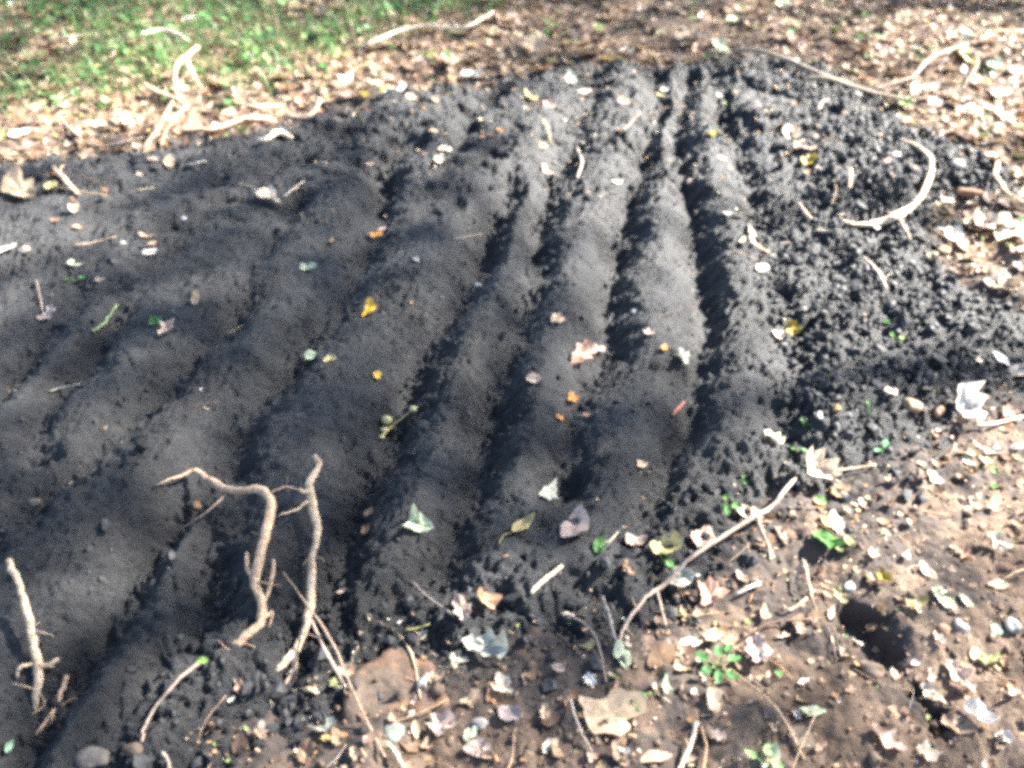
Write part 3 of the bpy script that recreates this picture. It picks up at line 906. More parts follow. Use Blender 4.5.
    ('oval', 958, 38, 30, .5, -10, 'S', .4, 'slate grey leaf beneath a forked twig', 0, 'the slate grey leaf', None),
    ('oval', 953, 57, 14, .6, 0, 'V', .4, 'dark mossy leaf beside the forked twig', 0, None, None),
    ('oval', 968, 60, 20, .6, -40, 'U', .3, 'pale olive leaf beside the dark mossy leaf', 0, None, None),
    ('oval', 993, 66, 18, .5, 20, 'M', .4, 'green-grey leaf in the far brown litter', 0, 'the green-grey far leaf', None),
    ('oval', 925, 92, 34, .5, 15, 'C', .4, 'pale tan leaf where the long dark stick ends', 0, None, None),
    ('oval', 785, 5, 24, .6, 0, 'E', .4, 'pale green leaf at the far edge of the soil', 0, 'the pale green far leaf', None),
    ('scrap', 848, 84, 12, .8, 60, 'O', .4, 'orange-brown scrap against the long dark stick', 0, None, None),
    ('scrap', 858, 95, 14, .7, 0, 'W', .4, 'white scrap in front of the long dark stick', 0, None, None),
    ('oval', 1000, 95, 24, .5, 10, 'C', .3, 'cream leaf beside the large cream far leaf', 0, None, None),
    ('oval', 1012, 235, 34, .55, 20, 'C', .4, 'sunlit cream leaf on the glaring bare soil', 0, 'the sunlit cream leaf', None),
    ('lobed', 985, 225, 30, .7, 60, 'C', .5, 'sunlit tan-white leaf behind the glaring bare soil', 0, None, None),
]
for t in LEAVES:
    kind, px, py, lpx, ratio, ang, col, curl, label, stalk, ref, up = t
    leaf(kind, px, py, lpx, ratio, ang, col, curl, label, stalk, ref, up)


# ------------------------------------------------------------------ roots, twigs, straws
def path(pts):
    return [at(a, b, u) for a, b, u in pts]


def rad(px, py, w):
    p = at(px, py)
    return w * 0.5 * float((Vector((0, 0, CAM_Z)) - p).length) / F_PX


def stickish(name, cat, label, pts, widths, m, color, branches=(), group=None, ref=None, part='rootlet', rough=.15, jit=.0011, sub=4):
    """pts: (px, py, height above the soil); widths in px; branches: the same, one part each"""
    _seed[0] += 1
    P = path(pts)
    rr = [rad(p[0], p[1], w * .64) for p, w in zip(pts, widths)]
    o = tube_obj(name, P, rr, m, color=color, seed=_seed[0], rough=rough, jit=jit, sub=sub)
    tag(o, label, cat, group)
    for k, (bp, bw) in enumerate(branches):
        _seed[0] += 1
        Pb = path(bp)
        tube_obj(part, Pb, [rad(p[0], p[1], w * .64) for p, w in zip(bp, bw)], m, parent=o, color=color, seed=_seed[0], rough=rough, jit=jit * .7, sub=sub)
    if name == 'root' and pts[0][1] > 400:
        rh = np.random.default_rng(_seed[0])
        for k in range(5):
            q = P[rh.integers(len(P) // 2, len(P) - 1)]
            d = rh.normal(0, 1, 3) * [1, .7, .4]
            d /= np.linalg.norm(d)
            ln = rh.uniform(.02, .05)
            q = np.array(q)
            e = q + d * ln + [0, 0, -.004]
            tube_obj(part, [q, q + d * ln * .5 + rh.normal(0, .006, 3), e], [.0016, .0011, .0006], m, parent=o, color=tuple(.75 * v for v in color), seed=_seed[0] + k, rough=.1, sides=5)
    if ref:
        REFS.append((pts[len(pts) // 2][0], pts[len(pts) // 2][1], ref))
    return o


ROOTC = (.56, .42, .31)
PALE = (.66, .53, .40)
GREY = (.36, .29, .24)
RG, TG = 'dug up roots lying on the charcoal bed', 'fallen twigs and straws'
stickish('root', 'root', 'thick pale bent root reaching over the furrows with a hairlike tip',
         [(156, 485, .012), (183, 475, .03), (196, 471, .04), (211, 481, .05), (235, 491, .055), (260, 490, .06), (271, 503, .058), (266, 529, .05), (259, 560, .04), (255, 582, .03), (262, 604, .02), (259, 623, .014), (240, 642, .004), (214, 658, -.012)],
         [2, 4, 8, 10, 11, 12, 13, 13, 12, 12, 12, 13, 13, 8], M_ROOT, ROOTC,
         [([(226, 495, .045), (205, 513, .03), (178, 531, .01)], [3.5, 3, 2]), ([(256, 586, .03), (247, 568, .035), (247, 553, .04)], [8, 8, 5]),
          ([(262, 612, .02), (269, 590, .022), (273, 575, .028), (273, 560, .034)], [4, 6, 7, 5]), ([(264, 618, .014), (273, 612, .012), (268, 627, .004)], [6, 5, 4]),
          ([(268, 495, .055), (283, 487, .05), (300, 490, .045), (309, 497, .04)], [2.5, 2, 2, 2])], RG, 'the thick bent root')
stickish('root', 'root', 'long pale forked root rising past the near ridges with a hooked tip',
         [(314, 455, .075), (319, 463, .075), (315, 473, .072), (309, 483, .068), (312, 503, .060), (317, 529, .052), (313, 558, .042), (309, 606, .03), (303, 635, .022), (288, 660, .012), (266, 676, -.006)],
         [7, 9, 9, 10, 13, 12, 11, 12, 11, 11, 7], M_ROOT, PALE,
         [([(294, 655, .014), (294, 668, .010), (285, 686, -.004)], [10, 9, 6]), ([(308, 501, .06), (297, 509, .055), (278, 516, .045)], [4, 3, 2]),
          ([(311, 490, .065), (303, 492, .068), (299, 489, .07)], [8, 6, 4])], RG, 'the long forked root')
stickish('root', 'root', 'pale crooked root at the near corner with a stub branch',
         [(9, 560, .05), (16, 577, .048), (24, 598, .045), (31, 630, .038), (38, 664, .028), (37, 690, .012), (35, 712, -.012)],
         [8, 9, 10, 11, 11, 9, 6], M_ROOT, PALE,
         [([(40, 667, .028), (50, 664, .03), (59, 659, .032)], [7, 6, 5]), ([(34, 664, .026), (20, 667, .02), (17, 677, .008)], [5, 5, 4])], RG, 'the crooked corner root')
stickish('root', 'root', 'short straight root piece lying beside the pale crooked root', [(67, 676, .016), (61, 692, .015), (52, 712, .010), (36, 735, .004)], [6, 6, 5, 5], M_ROOT, ROOTC, (), RG)
arched = stickish('twig', 'twig', 'thin arched twig with a green bud end near the thick bent root',
         [(203, 662, .02), (190, 670, .026), (168, 690, .03), (150, 716, .022), (143, 735, .008), (141, 748, -.006)], [5, 5, 5, 4.5, 4.5, 4], M_STICK, (.40, .32, .26), (), TG)
_V, _F, _S = leaf_verts('oval', rad(203, 662, 26), .6, .5, np.random.default_rng(8), 16, 3)
bud_ = link('bud', mesh_np('bud', _V + [0, 0, .003], _F, _S), M_LEAF, arched)
bud_.color = (.17, .30, .07, 1)
stickish('root', 'root', 'sunlit pale root curving in an arc across the loose soil',
         [(900, 139, .02), (916, 146, .03), (929, 157, .035), (931, 172, .035), (924, 192, .035), (913, 205, .032), (897, 216, .028), (880, 222, .02), (862, 225, .012), (838, 220, .002)],
         [3, 5, 7, 8, 8, 9, 12, 9, 7, 5], M_ROOT, (.70, .60, .48),
         [([(898, 216, .026), (904, 228, .018), (912, 243, .004)], [6, 5, 3]), ([(893, 217, .028), (888, 212, .032)], [5, 3])], RG, 'the sunlit curved root')
stickish('root', 'root', 'wavy tan root with a knob end at the sunlit outer rim',
         [(983, 155, .02), (992, 156, .02), (997, 163, .022), (995, 174, .02), (1000, 184, .02), (1008, 194, .016), (1030, 208, .012), (1060, 220, .0)], [7, 10, 6, 6, 7, 8, 8, 6], M_ROOT, (.58, .45, .32), (), RG, 'the wavy knob-ended root')
stickish('stick', 'stick', 'white bent root piece just inside the far rim of the bed', [(259, 141, .01), (266, 140, .012), (278, 132, .02), (292, 138, .012)], [8, 8, 8, 6], M_ROOT, (.80, .74, .64), (), TG, 'the white bent root piece')
stickish('stick', 'stick', 'pale split stick lying on the far corner of the bed', [(53, 167, .02), (63, 178, .016), (78, 194, .01)], [4, 6, 5], M_ROOT, (.66, .50, .36), [([(62, 176, .016), (60, 170, .02), (63, 165, .02)], [4, 3, 2])], TG, 'the pale split stick', part='fork')
# the tangle behind the far rim
for label, pts, w, br, ref in [
    ('upright forked root, tallest of the far tangle by the grass', [(198, 47, .14), (187, 56, .12), (176, 66, .10), (175, 80, .07), (178, 98, .02)], [5, 6, 7, 6, 5], [([(186, 58, .11), (192, 74, .07), (202, 90, .02)], [5, 5, 5])], 'the upright forked root'),
    ('pale root lying crosswise behind the upright leaning roots', [(143, 83, .05), (158, 92, .045), (180, 100, .03)], [4, 6, 5], [], None),
    ('leaning root sloping down to the rim, thicker of the leaning pair', [(173, 102, .10), (164, 116, .08), (157, 130, .05), (142, 151, .01)], [5, 6, 7, 6], [], 'the leaning roots'),
    ('leaning root sloping down to the rim, thinner of the leaning pair', [(187, 104, .08), (175, 120, .05), (166, 131, .03), (161, 146, .005)], [4, 4, 4, 3], [], None),
    ('long thick root lying along the far rim of the bed', [(182, 131, .01), (198, 130, .02), (216, 129, .02), (241, 120, .02), (258, 118, .02), (276, 121, .005)], [6, 7, 8, 8, 8, 6], [], 'the long rim root'),
    ('grey root running behind the long rim root', [(222, 100, .02), (240, 104, .02), (259, 107, .02), (283, 105, .01)], [4, 5, 6, 5], [([(259, 107, .02), (272, 114, .01)], [4, 3])], None),
    ('short curved root end in the litter beyond the rim', [(319, 103, .03), (314, 112, .02), (303, 118, .01), (284, 116, .005)], [4, 5, 5, 4], [], None),
]:
    stickish('root', 'root', label, pts, w, M_ROOT, (.58, .45, .34), br, 'tangle of roots behind the bed', ref)
for name, label, pts, w, col, br, ref in [
    ('twig', 'long grey twig lying on the litter beneath the leaning roots', [(60, 118, .01), (76, 134, .012), (95, 146, .015), (120, 143, .015), (146, 137, .015)], [2, 3, 4, 3, 2.5], GREY, [], None),
    ('twig', 'white-topped twig lying in the grass', [(113, 41, .03), (138, 35, .04), (163, 30, .05), (178, 34, .04), (190, 42, .02)], [3, 4, 4, 4, 3], (.62, .56, .5), [], 'the white twig in the grass'),
    ('twig', 'thin straw lying deep in the grass corner', [(46, 40, .03), (70, 36, .035), (99, 35, .03)], [2, 2.5, 2], (.5, .42, .33), [], None),
    ('stick', 'long pale bare stick curving over the sunlit far litter', [(366, 45, .01), (383, 38, .02), (402, 30, .03), (428, 26, .035), (455, 28, .04), (471, 25, .05), (493, 12, .06)], [6, 6, 6, 5, 5, 4, 3], (.66, .55, .44), [([(459, 28, .04), (453, 22, .05)], [3, 2])], 'the long pale stick'),
    ('twig', 'thin upright dead stem beyond the far litter', [(278, 52, .0), (276, 30, .10), (273, 8, .22), (272, -14, .34)], [3, 3, 2.5, 2], (.36, .28, .22), [], None),
    ('twig', 'ochre curved twig in front of the long pale stick', [(345, 77, .02), (354, 70, .025), (372, 63, .03)], [3, 3.5, 4], (.55, .40, .20), [], None),
    ('twig', 'short tan twig stub in the sunlit litter', [(314, 65, .01), (319, 54, .04)], [5, 3], (.5, .38, .26), [], None),
    ('stick', 'long dark stick lying across the far corner of the bed', [(733, 50, .05), (760, 51, .06), (790, 61, .07), (832, 79, .07), (872, 92, .06), (915, 101, .03)], [5, 6, 6, 6, 5, 4], (.25, .215, .175), [([(836, 80, .07), (818, 78, .06), (802, 80, .05)], [5, 7, 5])], 'the long dark stick'),
    ('twig', 'forked pale twig beyond the end of the long dark stick', [(874, 88, .05), (895, 83, .05), (914, 76, .06), (926, 62, .06), (942, 53, .06), (967, 44, .06)], [4, 4, 4, 5, 4, 3], (.40, .32, .25), [([(931, 60, .05), (935, 50, .07), (935, 40, .09)], [4, 3.5, 3])], 'the forked pale twig'),
    ('twig', 'thin dark twig leaning in the far brown litter', [(971, 48, .06), (978, 62, .04), (968, 80, .02), (962, 90, .01)], [3, 3, 2.5, 2], (.38, .30, .24), [], None),
    ('stick', 'short grey stick lying on the loose clods', [(863, 257, .02), (873, 266, .022), (881, 277, .02), (887, 289, .012)], [4, 5, 5, 4], (.46, .38, .31), [], 'the short grey stick'),
    ('stick', 'stubby tan stick on the sunlit ridge end', [(799, 203, .012), (804, 211, .014), (811, 219, .01)], [4, 5, 4], (.5, .4, .3), [], None),
    ('stick', 'upright tan stick in the loose far slope', [(851, 169, .04), (850, 183, .02), (848, 200, .0)], [4, 5, 4], (.5, .38, .27), [], None),
    ('twig', 'pale hooked twig in the loose soil behind the long arc root', [(819, 114, .0), (821, 104, .03), (828, 100, .035)], [3, 3.5, 3], (.55, .48, .4), [], None),
    ('twig', 'thin pale twig lying across the loose clods', [(815, 230, .012), (826, 231, .012), (837, 229, .012)], [3, 4, 3], (.6, .5, .4), [], None),
    ('twig', 'pale grey dry stem lying on the dark furrow ridge', [(577, 147, .008), (582, 162, .008), (577, 178, .006)], [2.5, 3, 2.5], (.45, .40, .36), [], None),
    ('twig', 'thin brown twig on the far dark furrow', [(623, 130, .01), (632, 122, .014), (640, 112, .02)], [2.5, 3, 2.5], (.32, .24, .2), [], None),
    ('twig', 'olive bent stem near the pale yellow torn leaf', [(543, 120, .02), (548, 130, .015), (550, 143, .006)], [4, 4, 3], (.34, .30, .20), [], None),
    ('twig', 'green stem lying behind a shallow furrow', [(117, 305, .02), (109, 316, .016), (104, 325, .01)], [3, 3.5, 4], (.24, .32, .16), [([(106, 322, .012), (98, 328, .01), (92, 331, .008)], [4, 4, 5])], 'the green stem'),
    ('twig', 'long thin straw on the bed behind the bright white leaf', [(74, 245, .008), (95, 242, .008), (116, 237, .008)], [2, 2.5, 2], (.4, .3, .22), [], None),
    ('twig', 'faint grey straw lying near the mauve leaf', [(36, 280, .008), (40, 296, .008), (43, 312, .008)], [2, 2, 2], (.3, .24, .2), [], None),
    ('twig', 'cream straw lying beyond the big curled tan leaf', [(128, 193, .01), (140, 190, .01), (154, 188, .01)], [2, 3, 2], (.6, .5, .38), [], None),
    ('twig', 'thin straw on the slope in front of the far rim', [(180, 166, .01), (192, 164, .012), (206, 161, .01)], [2, 3, 2.5], (.5, .46, .42), [], None),
    ('twig', 'pale stem sticking out of the shadowed cream leaf', [(283, 197, .012), (292, 190, .012), (304, 181, .012)], [2, 2, 2], (.5, .45, .38), [], None),
    ('twig', 'fine grey straw on the dark side of a near ridge', [(50, 391, .01), (62, 388, .01), (80, 384, .01)], [2, 2.5, 2], (.36, .36, .30), [], None),
    ('twig', 'reddish twig lying on the ridge near the tan scrap', [(672, 415, .008), (678, 409, .01), (684, 402, .01)], [5, 6, 4], (.36, .16, .12), [], None),
    ('stick', 'pale broken stick lying in front of the straw-coloured curled leaf', [(531, 593, .01), (541, 583, .012), (551, 575, .012), (562, 566, .01)], [6, 7, 7, 6], (.72, .62, .48), [], 'the pale broken stick'),
    ('twig', 'thin dark straw pointing at the pinkish white curled leaf', [(412, 582, .02), (427, 596, .02), (454, 616, .012)], [2.5, 3, 3], (.26, .22, .20), [], None),
    ('twig', 'short olive straw at the shoulder of the brown slab stone', [(405, 630, .008), (418, 628, .01), (430, 624, .012)], [3, 3, 3], (.34, .34, .16), [], None),
    ('stick', 'long grey-brown forked twig along the front rim of the bed', [(796, 477, .03), (783, 493, .035), (770, 508, .04), (757, 515, .042), (733, 530, .04), (703, 549, .035), (682, 566, .03), (664, 585, .028), (650, 594, .025), (634, 612, .02), (622, 632, .012), (619, 645, .0)],
     [5, 6, 6, 8, 6, 6, 6, 7, 6, 6, 5, 4], (.42, .335, .27), [([(757, 516, .042), (761, 530, .03), (769, 548, .01), (771, 560, .004)], [6, 6, 5, 4]), ([(656, 590, .026), (661, 608, .016), (666, 626, .006)], [5, 5, 4])], 'the long forked twig'),
    ('twig', 'grey twig stub standing by the light green long leaf', [(603, 597, .05), (609, 616, .03), (615, 640, .005)], [4, 4.5, 4.5], (.40, .35, .31), [], None),
    ('twig', 'thin curved brown twig in front of the pale broken stick', [(561, 613, .02), (575, 618, .025), (590, 629, .025), (600, 650, .015), (606, 682, .004)], [3, 3.5, 4, 4, 3], (.30, .24, .20), [], None),
    ('stick', 'pale tan stick standing at the bottom edge', [(697, 722, .03), (692, 740, .022), (684, 758, .014), (676, 778, .01)], [6, 7, 7, 7], (.62, .5, .4), [], 'the pale tan bottom stick'),
    ('twig', 'rusty brown twig beside the pale tan bottom stick', [(701, 727, .015), (706, 745, .012), (702, 775, .01)], [4, 5, 5], (.36, .24, .15), [], None),
    ('twig', 'grey-brown twig beside the biggest tan leaf', [(570, 699, .012), (577, 722, .012), (592, 752, .012)], [4, 4, 3], (.40, .34, .29), [], None),
    ('twig', 'grey straw standing at the edge of the black hollow', [(608, 543, .03), (617, 533, .03), (624, 526, .03)], [3, 3, 3], (.40, .35, .28), [], None),
    ('twig', 'white twig bit with a knobbed end beside the brick-brown leaf', [(735, 594, .012), (748, 588, .014), (760, 583, .012)], [4, 5, 6], (.74, .66, .56), [], None),
    ('twig', 'looped brown root fibre on the dark soil near the folded green leaf', [(812, 600, .01), (808, 580, .03), (803, 560, .03), (798, 575, .02), (795, 592, .01)], [4, 5, 5, 5, 4], (.40, .30, .23), [([(807, 598, .01), (790, 610, .012), (783, 605, .012)], [4, 4, 3])], None),
    ('twig', 'pale straw lying across the sunlit soil in front of the blazing white leaf', [(975, 425, .012), (995, 423, .014), (1022, 417, .014)], [3, 4, 4], (.6, .5, .4), [], None),
    ('twig', 'tan straw lying behind the large cream lobed leaf', [(835, 470, .012), (855, 468, .014), (876, 465, .012)], [3, 3, 3], (.56, .44, .33), [], None),
    ('twig', 'dry grass straw, longest of the bunch below the forked root', [(283, 572, .06), (305, 602, .06), (331, 640, .065), (352, 690, .06), (385, 757, .015)], [2, 2.8, 3.6, 4, 3.6], (.34, .26, .19), [], 'the dry straws'),
    ('twig', 'dry grass straw, shorter one crossing the bunch below the forked root', [(312, 620, .05), (324, 648, .05), (344, 684, .05)], [3.5, 5, 4], (.44, .36, .29), [], None),
    ('twig', 'thin straw sticking up from the bunch beside the slab stone', [(358, 646, .04), (353, 658, .025), (349, 668, .01)], [2.5, 3, 3], (.36, .28, .22), [], None),
    ('twig', 'pale grass stem in front of the slab stone', [(387, 742, .01), (395, 752, .012), (404, 768, .01)], [4, 5, 5], (.58, .5, .38), [], None),
    ('twig', 'brown straw at the lower edge of the charcoal by the clods', [(162, 752, .01), (167, 760, .01), (171, 772, .01)], [5, 5, 4], (.38, .32, .27), [], None),
]:
    stickish(name, name, label, pts, w, M_STICK, col, br, TG, ref, part='branch', jit=.0006, rough=.10)

# ------------------------------------------------------------------ stones
def ico(sub):
    me = bpy.data.meshes.new('tmp')
    import bmesh
    bm = bmesh.new()
    bmesh.ops.create_icosphere(bm, subdivisions=sub, radius=1)
    V = np.array([v.co[:] for v in bm.verts])
    F = np.array([[v.index for v in f.verts] for f in bm.faces])
    bm.free()
    bpy.data.meshes.remove(me)
    return V, F


ICO2, ICO3, ICO1 = ico(2), ico(3), ico(1)


def lump_shape(base, r, rough=.22):
    V, F = base
    s = np.zeros(len(V))
    for k in range(7):
        d = r.normal(0, 1, 3)
        d /= np.linalg.norm(d)
        s += r.uniform(-rough, rough) * np.sin(V @ d * r.uniform(2, 5) + r.random() * 6)
    P = V * (1 + s * .6)[:, None]
    for k in range(4):                                  # a few broken flats
        d = r.normal(0, 1, 3)
        d /= np.linalg.norm(d)
        h = P @ d
        lim = r.uniform(.68, .92)
        P = P - np.outer(np.clip(h - lim, 0, None) * .8, d)
    return P, F


def pebble(px, py, wpx, col, label, flatness=.6, ratio=.8, ang=0, ref=None, name='pebble', group='pebbles'):
    _seed[0] += 1
    r = np.random.default_rng(_seed[0])
    c = at(px, py)
    w = rad(px, py, wpx * .85)
    col = tuple(.5 * v for v in col)
    P, F = lump_shape(ICO3, r, .26)
    P = P * np.array([w, w * ratio, w * flatness])
    o = link(name, mesh_np(name, P, F.ravel(), np.full(len(F), 3)), M_STONE)
    o.location = (c.x, c.y, c.z + w * flatness * .35)
    o.rotation_euler = (r.normal(0, .15), r.normal(0, .15), R(ang))
    o.color = (*col, 1)
    tag(o, label, 'pebble', group)
    if ref:
        REFS.append((px, py, ref))
    return o


for a_ in [
    (718, 98, 10, (.72, .70, .66), 'small white round pebble on the far sunlit ridge', .7, .9, 0, 'the white round pebble'),
    (690, 183, 9, (.66, .50, .44), 'pinkish pebble by the dark pit of a sunlit furrow', .7, .9),
    (895, 157, 16, (.74, .70, .66), 'white flat pebble inside the curve of the sunlit root', .5, .7, 10),
    (957, 166, 17, (.62, .60, .58), 'grey-white flat pebble on the dark rim near the wavy root', .45, .6, 5, 'the grey-white flat pebble'),
    (971, 196, 23, (.46, .28, .18), 'brown oblong stone with a dark underside at the outer rim', .55, .6, -10, 'the brown oblong stone'),
    (932, 258, 14, (.56, .46, .34), 'tan pebble at the sunlit rim, duller of two touching', .7, .9),
    (944, 252, 14, (.62, .44, .28), 'orange-tan pebble at the sunlit rim, brighter of two touching', .7, .9, 0, 'the two rim pebbles'),
    (938, 232, 13, (.72, .68, .62), 'whitish pebble behind the two touching rim pebbles', .6, .8),
    (25, 251, 12, (.60, .52, .46), 'pale beige pebble by the whitish leaf at the outer edge', .7, .9),
    (123, 244, 9, (.62, .60, .56), 'tiny light pebble next to the bright white leaf', .7, .9),
    (184, 220, 8, (.70, .70, .72), 'tiny white pebble alone on the far open slope', .7, .9),
    (478, 286, 10, (.72, .70, .68), 'small white pebble on a ridge behind the yellow leaf', .7, .7, 20, 'the small white ridge pebble'),
    (416, 260, 9, (.66, .62, .58), 'light grey pebble on the rough slope behind the yellow leaf', .7, .8),
    (635, 312, 10, (.62, .62, .62), 'flat light grey pebble low on the ridge behind the torn leaf', .5, .6, 20),
    (449, 261, 0, None, None),
    (197, 507, 13, (.34, .22, .14), 'brown round nut on the ridge below the thick bent root', .9, .95, 0, 'the brown nut'),
    (35, 503, 14, (.46, .38, .28), 'straw-brown pebble on the near corner ridges', .55, .55, -5, 'the straw-brown pebble'),
    (912, 408, 19, (.56, .42, .28), 'tan rounded pebble at the foot of the loose clods', .8, .9, 0, 'the tan rounded pebble'),
    (937, 413, 13, (.40, .27, .19), 'small brown pebble between the tan pebble and the blazing leaf', .8, .9),
    (818, 416, 9, (.72, .68, .64), 'small whitish pebble behind the large cream lobed leaf', .8, .9),
    (836, 409, 9, (.60, .38, .18), 'tiny orange pebble at the foot of the loose clods', .8, .9),
    (849, 588, 13, (.74, .72, .66), 'white pebble beside the amber-olive leaf', .8, .9, 0, 'the white pebble'),
    (959, 628, 17, (.56, .52, .48), 'pale grey pebble in front of the pale green leaf pair', .8, .9, 0, 'the pale grey pebble'),
    (943, 630, 14, (.58, .38, .25), 'orange-tan pebble beside the pale grey pebble', .8, .9),
    (1011, 628, 18, (.58, .56, .52), 'light grey pebble beside the round teal leaf', .8, .9),
    (872, 672, 24, (.40, .30, .22), 'brown lump of soil stone in front of the dark hole', .7, .7, -20),
    (423, 683, 20, (.80, .77, .70), 'white oblong pebble lying on the brown slab stone', .6, .5, 60, 'the white pebble on the slab'),
    (422, 637, 17, (.66, .58, .46), 'cream oblong pebble behind the brown slab stone', .6, .55, 45),
    (411, 714, 12, (.68, .60, .52), 'small cream pebble at the front edge of the slab stone', .6, .6, 60),
    (395, 733, 24, (.36, .42, .38), 'grey-green round flat pebble in front of the slab stone', .4, .9, 0, 'the grey-green flat pebble'),
    (480, 725, 20, (.60, .56, .52), 'pale grey pebble between the scalloped and purple leaves', .7, .8),
    (93, 760, 30, (.30, .27, .24), 'dull grey-brown stone at the near bottom corner', .7, .8, 0, 'the dull corner stone'),
    (81, 757, 12, (.58, .58, .56), 'small pale pebble against the dull corner stone', .8, .9),
    (135, 751, 20, (.27, .20, .15), 'brown lump at the foot of the thin arched twig', .7, .7),
    (449, 86, 15, (.52, .34, .16), 'round tan gall under the pale folded leaf', .9, .95, 0, 'the round tan gall'),
]:
    if a_[2]:
        pebble(*a_[:5], *(a_[5:8] + (0,) * max(0, 3 - len(a_[5:8]))), ref=a_[8] if len(a_) > 8 else None) if False else pebble(
            a_[0], a_[1], a_[2], a_[3], a_[4], a_[5], a_[6], a_[7] if len(a_) > 7 else 0, a_[8] if len(a_) > 8 else None)


def slab():
    """the broad brown stone at the front rim: an outline with real thickness and a broken top"""
    pts = [(352, 668), (362, 652), (382, 640), (406, 634), (428, 646), (444, 662), (450, 684), (444, 704), (420, 722), (392, 730), (366, 726), (350, 704)]
    base = [flat(a, b, .05) for a, b in pts]
    cx, cy = np.mean(base, axis=0)
    zs = float(np.mean(top_h(np.array([p[0] for p in base]), np.array([p[1] for p in base]))))
    n, rings = 72, 12
    B = np.array(base)
    t = np.linspace(0, len(B), n, endpoint=False)
    i0 = t.astype(int)
    f = (t - i0)[:, None]
    O = B[i0 % len(B)] * (1 - f) + B[(i0 + 1) % len(B)] * f - [cx, cy]
    V = [(0, 0, .052)]
    for k in range(1, rings + 1):
        s = k / rings
        for x, y in O * s:
            z = .010 - .09 * max(0, s - .80) ** 1.1
            V.append((x, y, z))
    V = np.array(V)
    V[:, :2] *= (1.18 + .30 * fbm(V[:, 0] + 3, V[:, 1], .06, 2, 73))[:, None]
    V[:, 2] += .014 * fbm(V[:, 0], V[:, 1], .09, 2, 71) + .007 * fbm(V[:, 0], V[:, 1], .02, 3, 72) - .10 * V[:, 0] + .10 * V[:, 1]
    V[-n:, 2] = -.06
    F, S = [], []
    for i in range(n):
        F += [0, 1 + i, 1 + (i + 1) % n]
        S.append(3)
    for k in range(1, rings):
        for i in range(n):
            j = (i + 1) % n
            p, q = 1 + (k - 1) * n, 1 + k * n
            F += [p + i, q + i, q + j, p + j]
            S.append(4)
    o = link('stone', mesh_np('stone', V, np.array(F), np.array(S)), M_SLAB)
    o.location = (cx, cy, zs - .010)
    tag(o, 'broad brown slab stone with an orange patch at the front rim', 'stone')
    REFS.append((400, 690, 'the slab stone'))


slab()


# ------------------------------------------------------------------ sprouts
def sprout(px, py, hpx, leaves, label, col=(.095, .23, .06), ref=None, grp='green sprouts'):
    """leaves: (direction, reach in px, length px) seen from above"""
    _seed[0] += 1
    r = np.random.default_rng(_seed[0])
    c = at(px, py)
    mpp = rad(px, py, 2)
    root = bpy.data.objects.new('sprout', None)
    COL.objects.link(root)
    root.location = c
    root.empty_display_size = .01
    tag(root, label, 'sprout', grp)
    h = hpx * mpp
    for ang, reach, lp in leaves:
        a = R(ang)
        tip = np.array([math.cos(a) * reach * mpp, math.sin(a) * reach * mpp, h * r.uniform(.8, 1.1)])
        V, F, S = tube_np([(0, 0, -.004), tip * [.35, .35, .7], tip], [.0011, .001, .0009], sides=5, sub=3, seed=_seed[0])
        s = link('stem', mesh_np('stem', V, F, S), M_LEAF, root)
        s.color = (.20, .32, .10, 1)
        V, F, S = leaf_verts('oval', lp * mpp * .78, .66, .4, r, 20, 3)
        l = link('leaf', mesh_np('leaf', V, F, S), M_LEAF, root)
        l.location = tip + [math.cos(a) * lp * mpp * .35, math.sin(a) * lp * mpp * .35, 0]
        l.rotation_euler = (r.normal(0, .25), r.normal(.1, .2), a)
        k = r.uniform(.85, 1.2)
        l.color = (col[0] * k, col[1] * k, col[2] * k, 1)
    if ref:
        REFS.append((px, py, ref))


sprout(725, 509, 8, [(80, 3, 16), (-20, 5, 15), (-95, 4, 14), (170, 3, 11)], 'bright green clover sprout, fullest one at the front rim', ref='the bright clover sprout')
sprout(741, 483, 6, [(60, 2, 9), (-60, 2, 8)], 'small pale green sprout beside the large cream lobed leaf')
sprout(803, 427, 5, [(100, 2, 7), (-30, 3, 8)], 'tiny green sprout beside the cream pointed leaf')
sprout(867, 411, 7, [(90, 2, 9), (-80, 2, 8)], 'round bright green sprout at the foot of the loose clods')
sprout(798, 453, 4, [(0, 2, 9), (150, 3, 7)], 'dark green flat sprout between the two cream leaves')
sprout(895, 342, 5, [(0, 2, 9), (120, 2, 8)], 'lime green sprout in the middle of the loose clods', (.15, .30, .06), 'the lime sprout')
sprout(892, 327, 4, [(150, 3, 10), (-20, 5, 8)], 'slender green seedling behind the lime sprout')
sprout(662, 563, 8, [(120, 4, 14), (-50, 4, 15), (30, 3, 10)], 'glossy green sprout in front of the cream-green crumpled leaf')
sprout(76, 283, 5, [(20, 3, 9), (190, 3, 9)], 'small green sprout in front of the pale green pointed leaf')
sprout(900, 109, 8, [(30, 6, 12), (150, 7, 12), (-60, 4, 10), (250, 4, 9), (90, 3, 10)], 'leafy green sprout at the far rim under the long dark stick', (.16, .30, .07), 'the far leafy sprout')
sprout(868, 42, 6, [(0, 5, 9), (180, 5, 9), (70, 3, 8)], 'small green weed in the far brown litter')
sprout(633, 709, 6, [(80, 3, 12), (-30, 4, 10)], 'tiny green sprout beside the biggest tan leaf')
sprout(716, 672, 14, [(20, 10, 20), (80, 8, 18), (150, 10, 18), (-40, 9, 20), (-100, 8, 18), (210, 9, 17), (50, 14, 16)], 'dark green low weed on the brown soil near the greyish pink leaf', (.05, .16, .04), 'the dark green weed')
sprout(882, 452, 5, [(60, 3, 12), (200, 3, 10)], 'sea-green sprout below the foot of the clods', (.10, .30, .13))
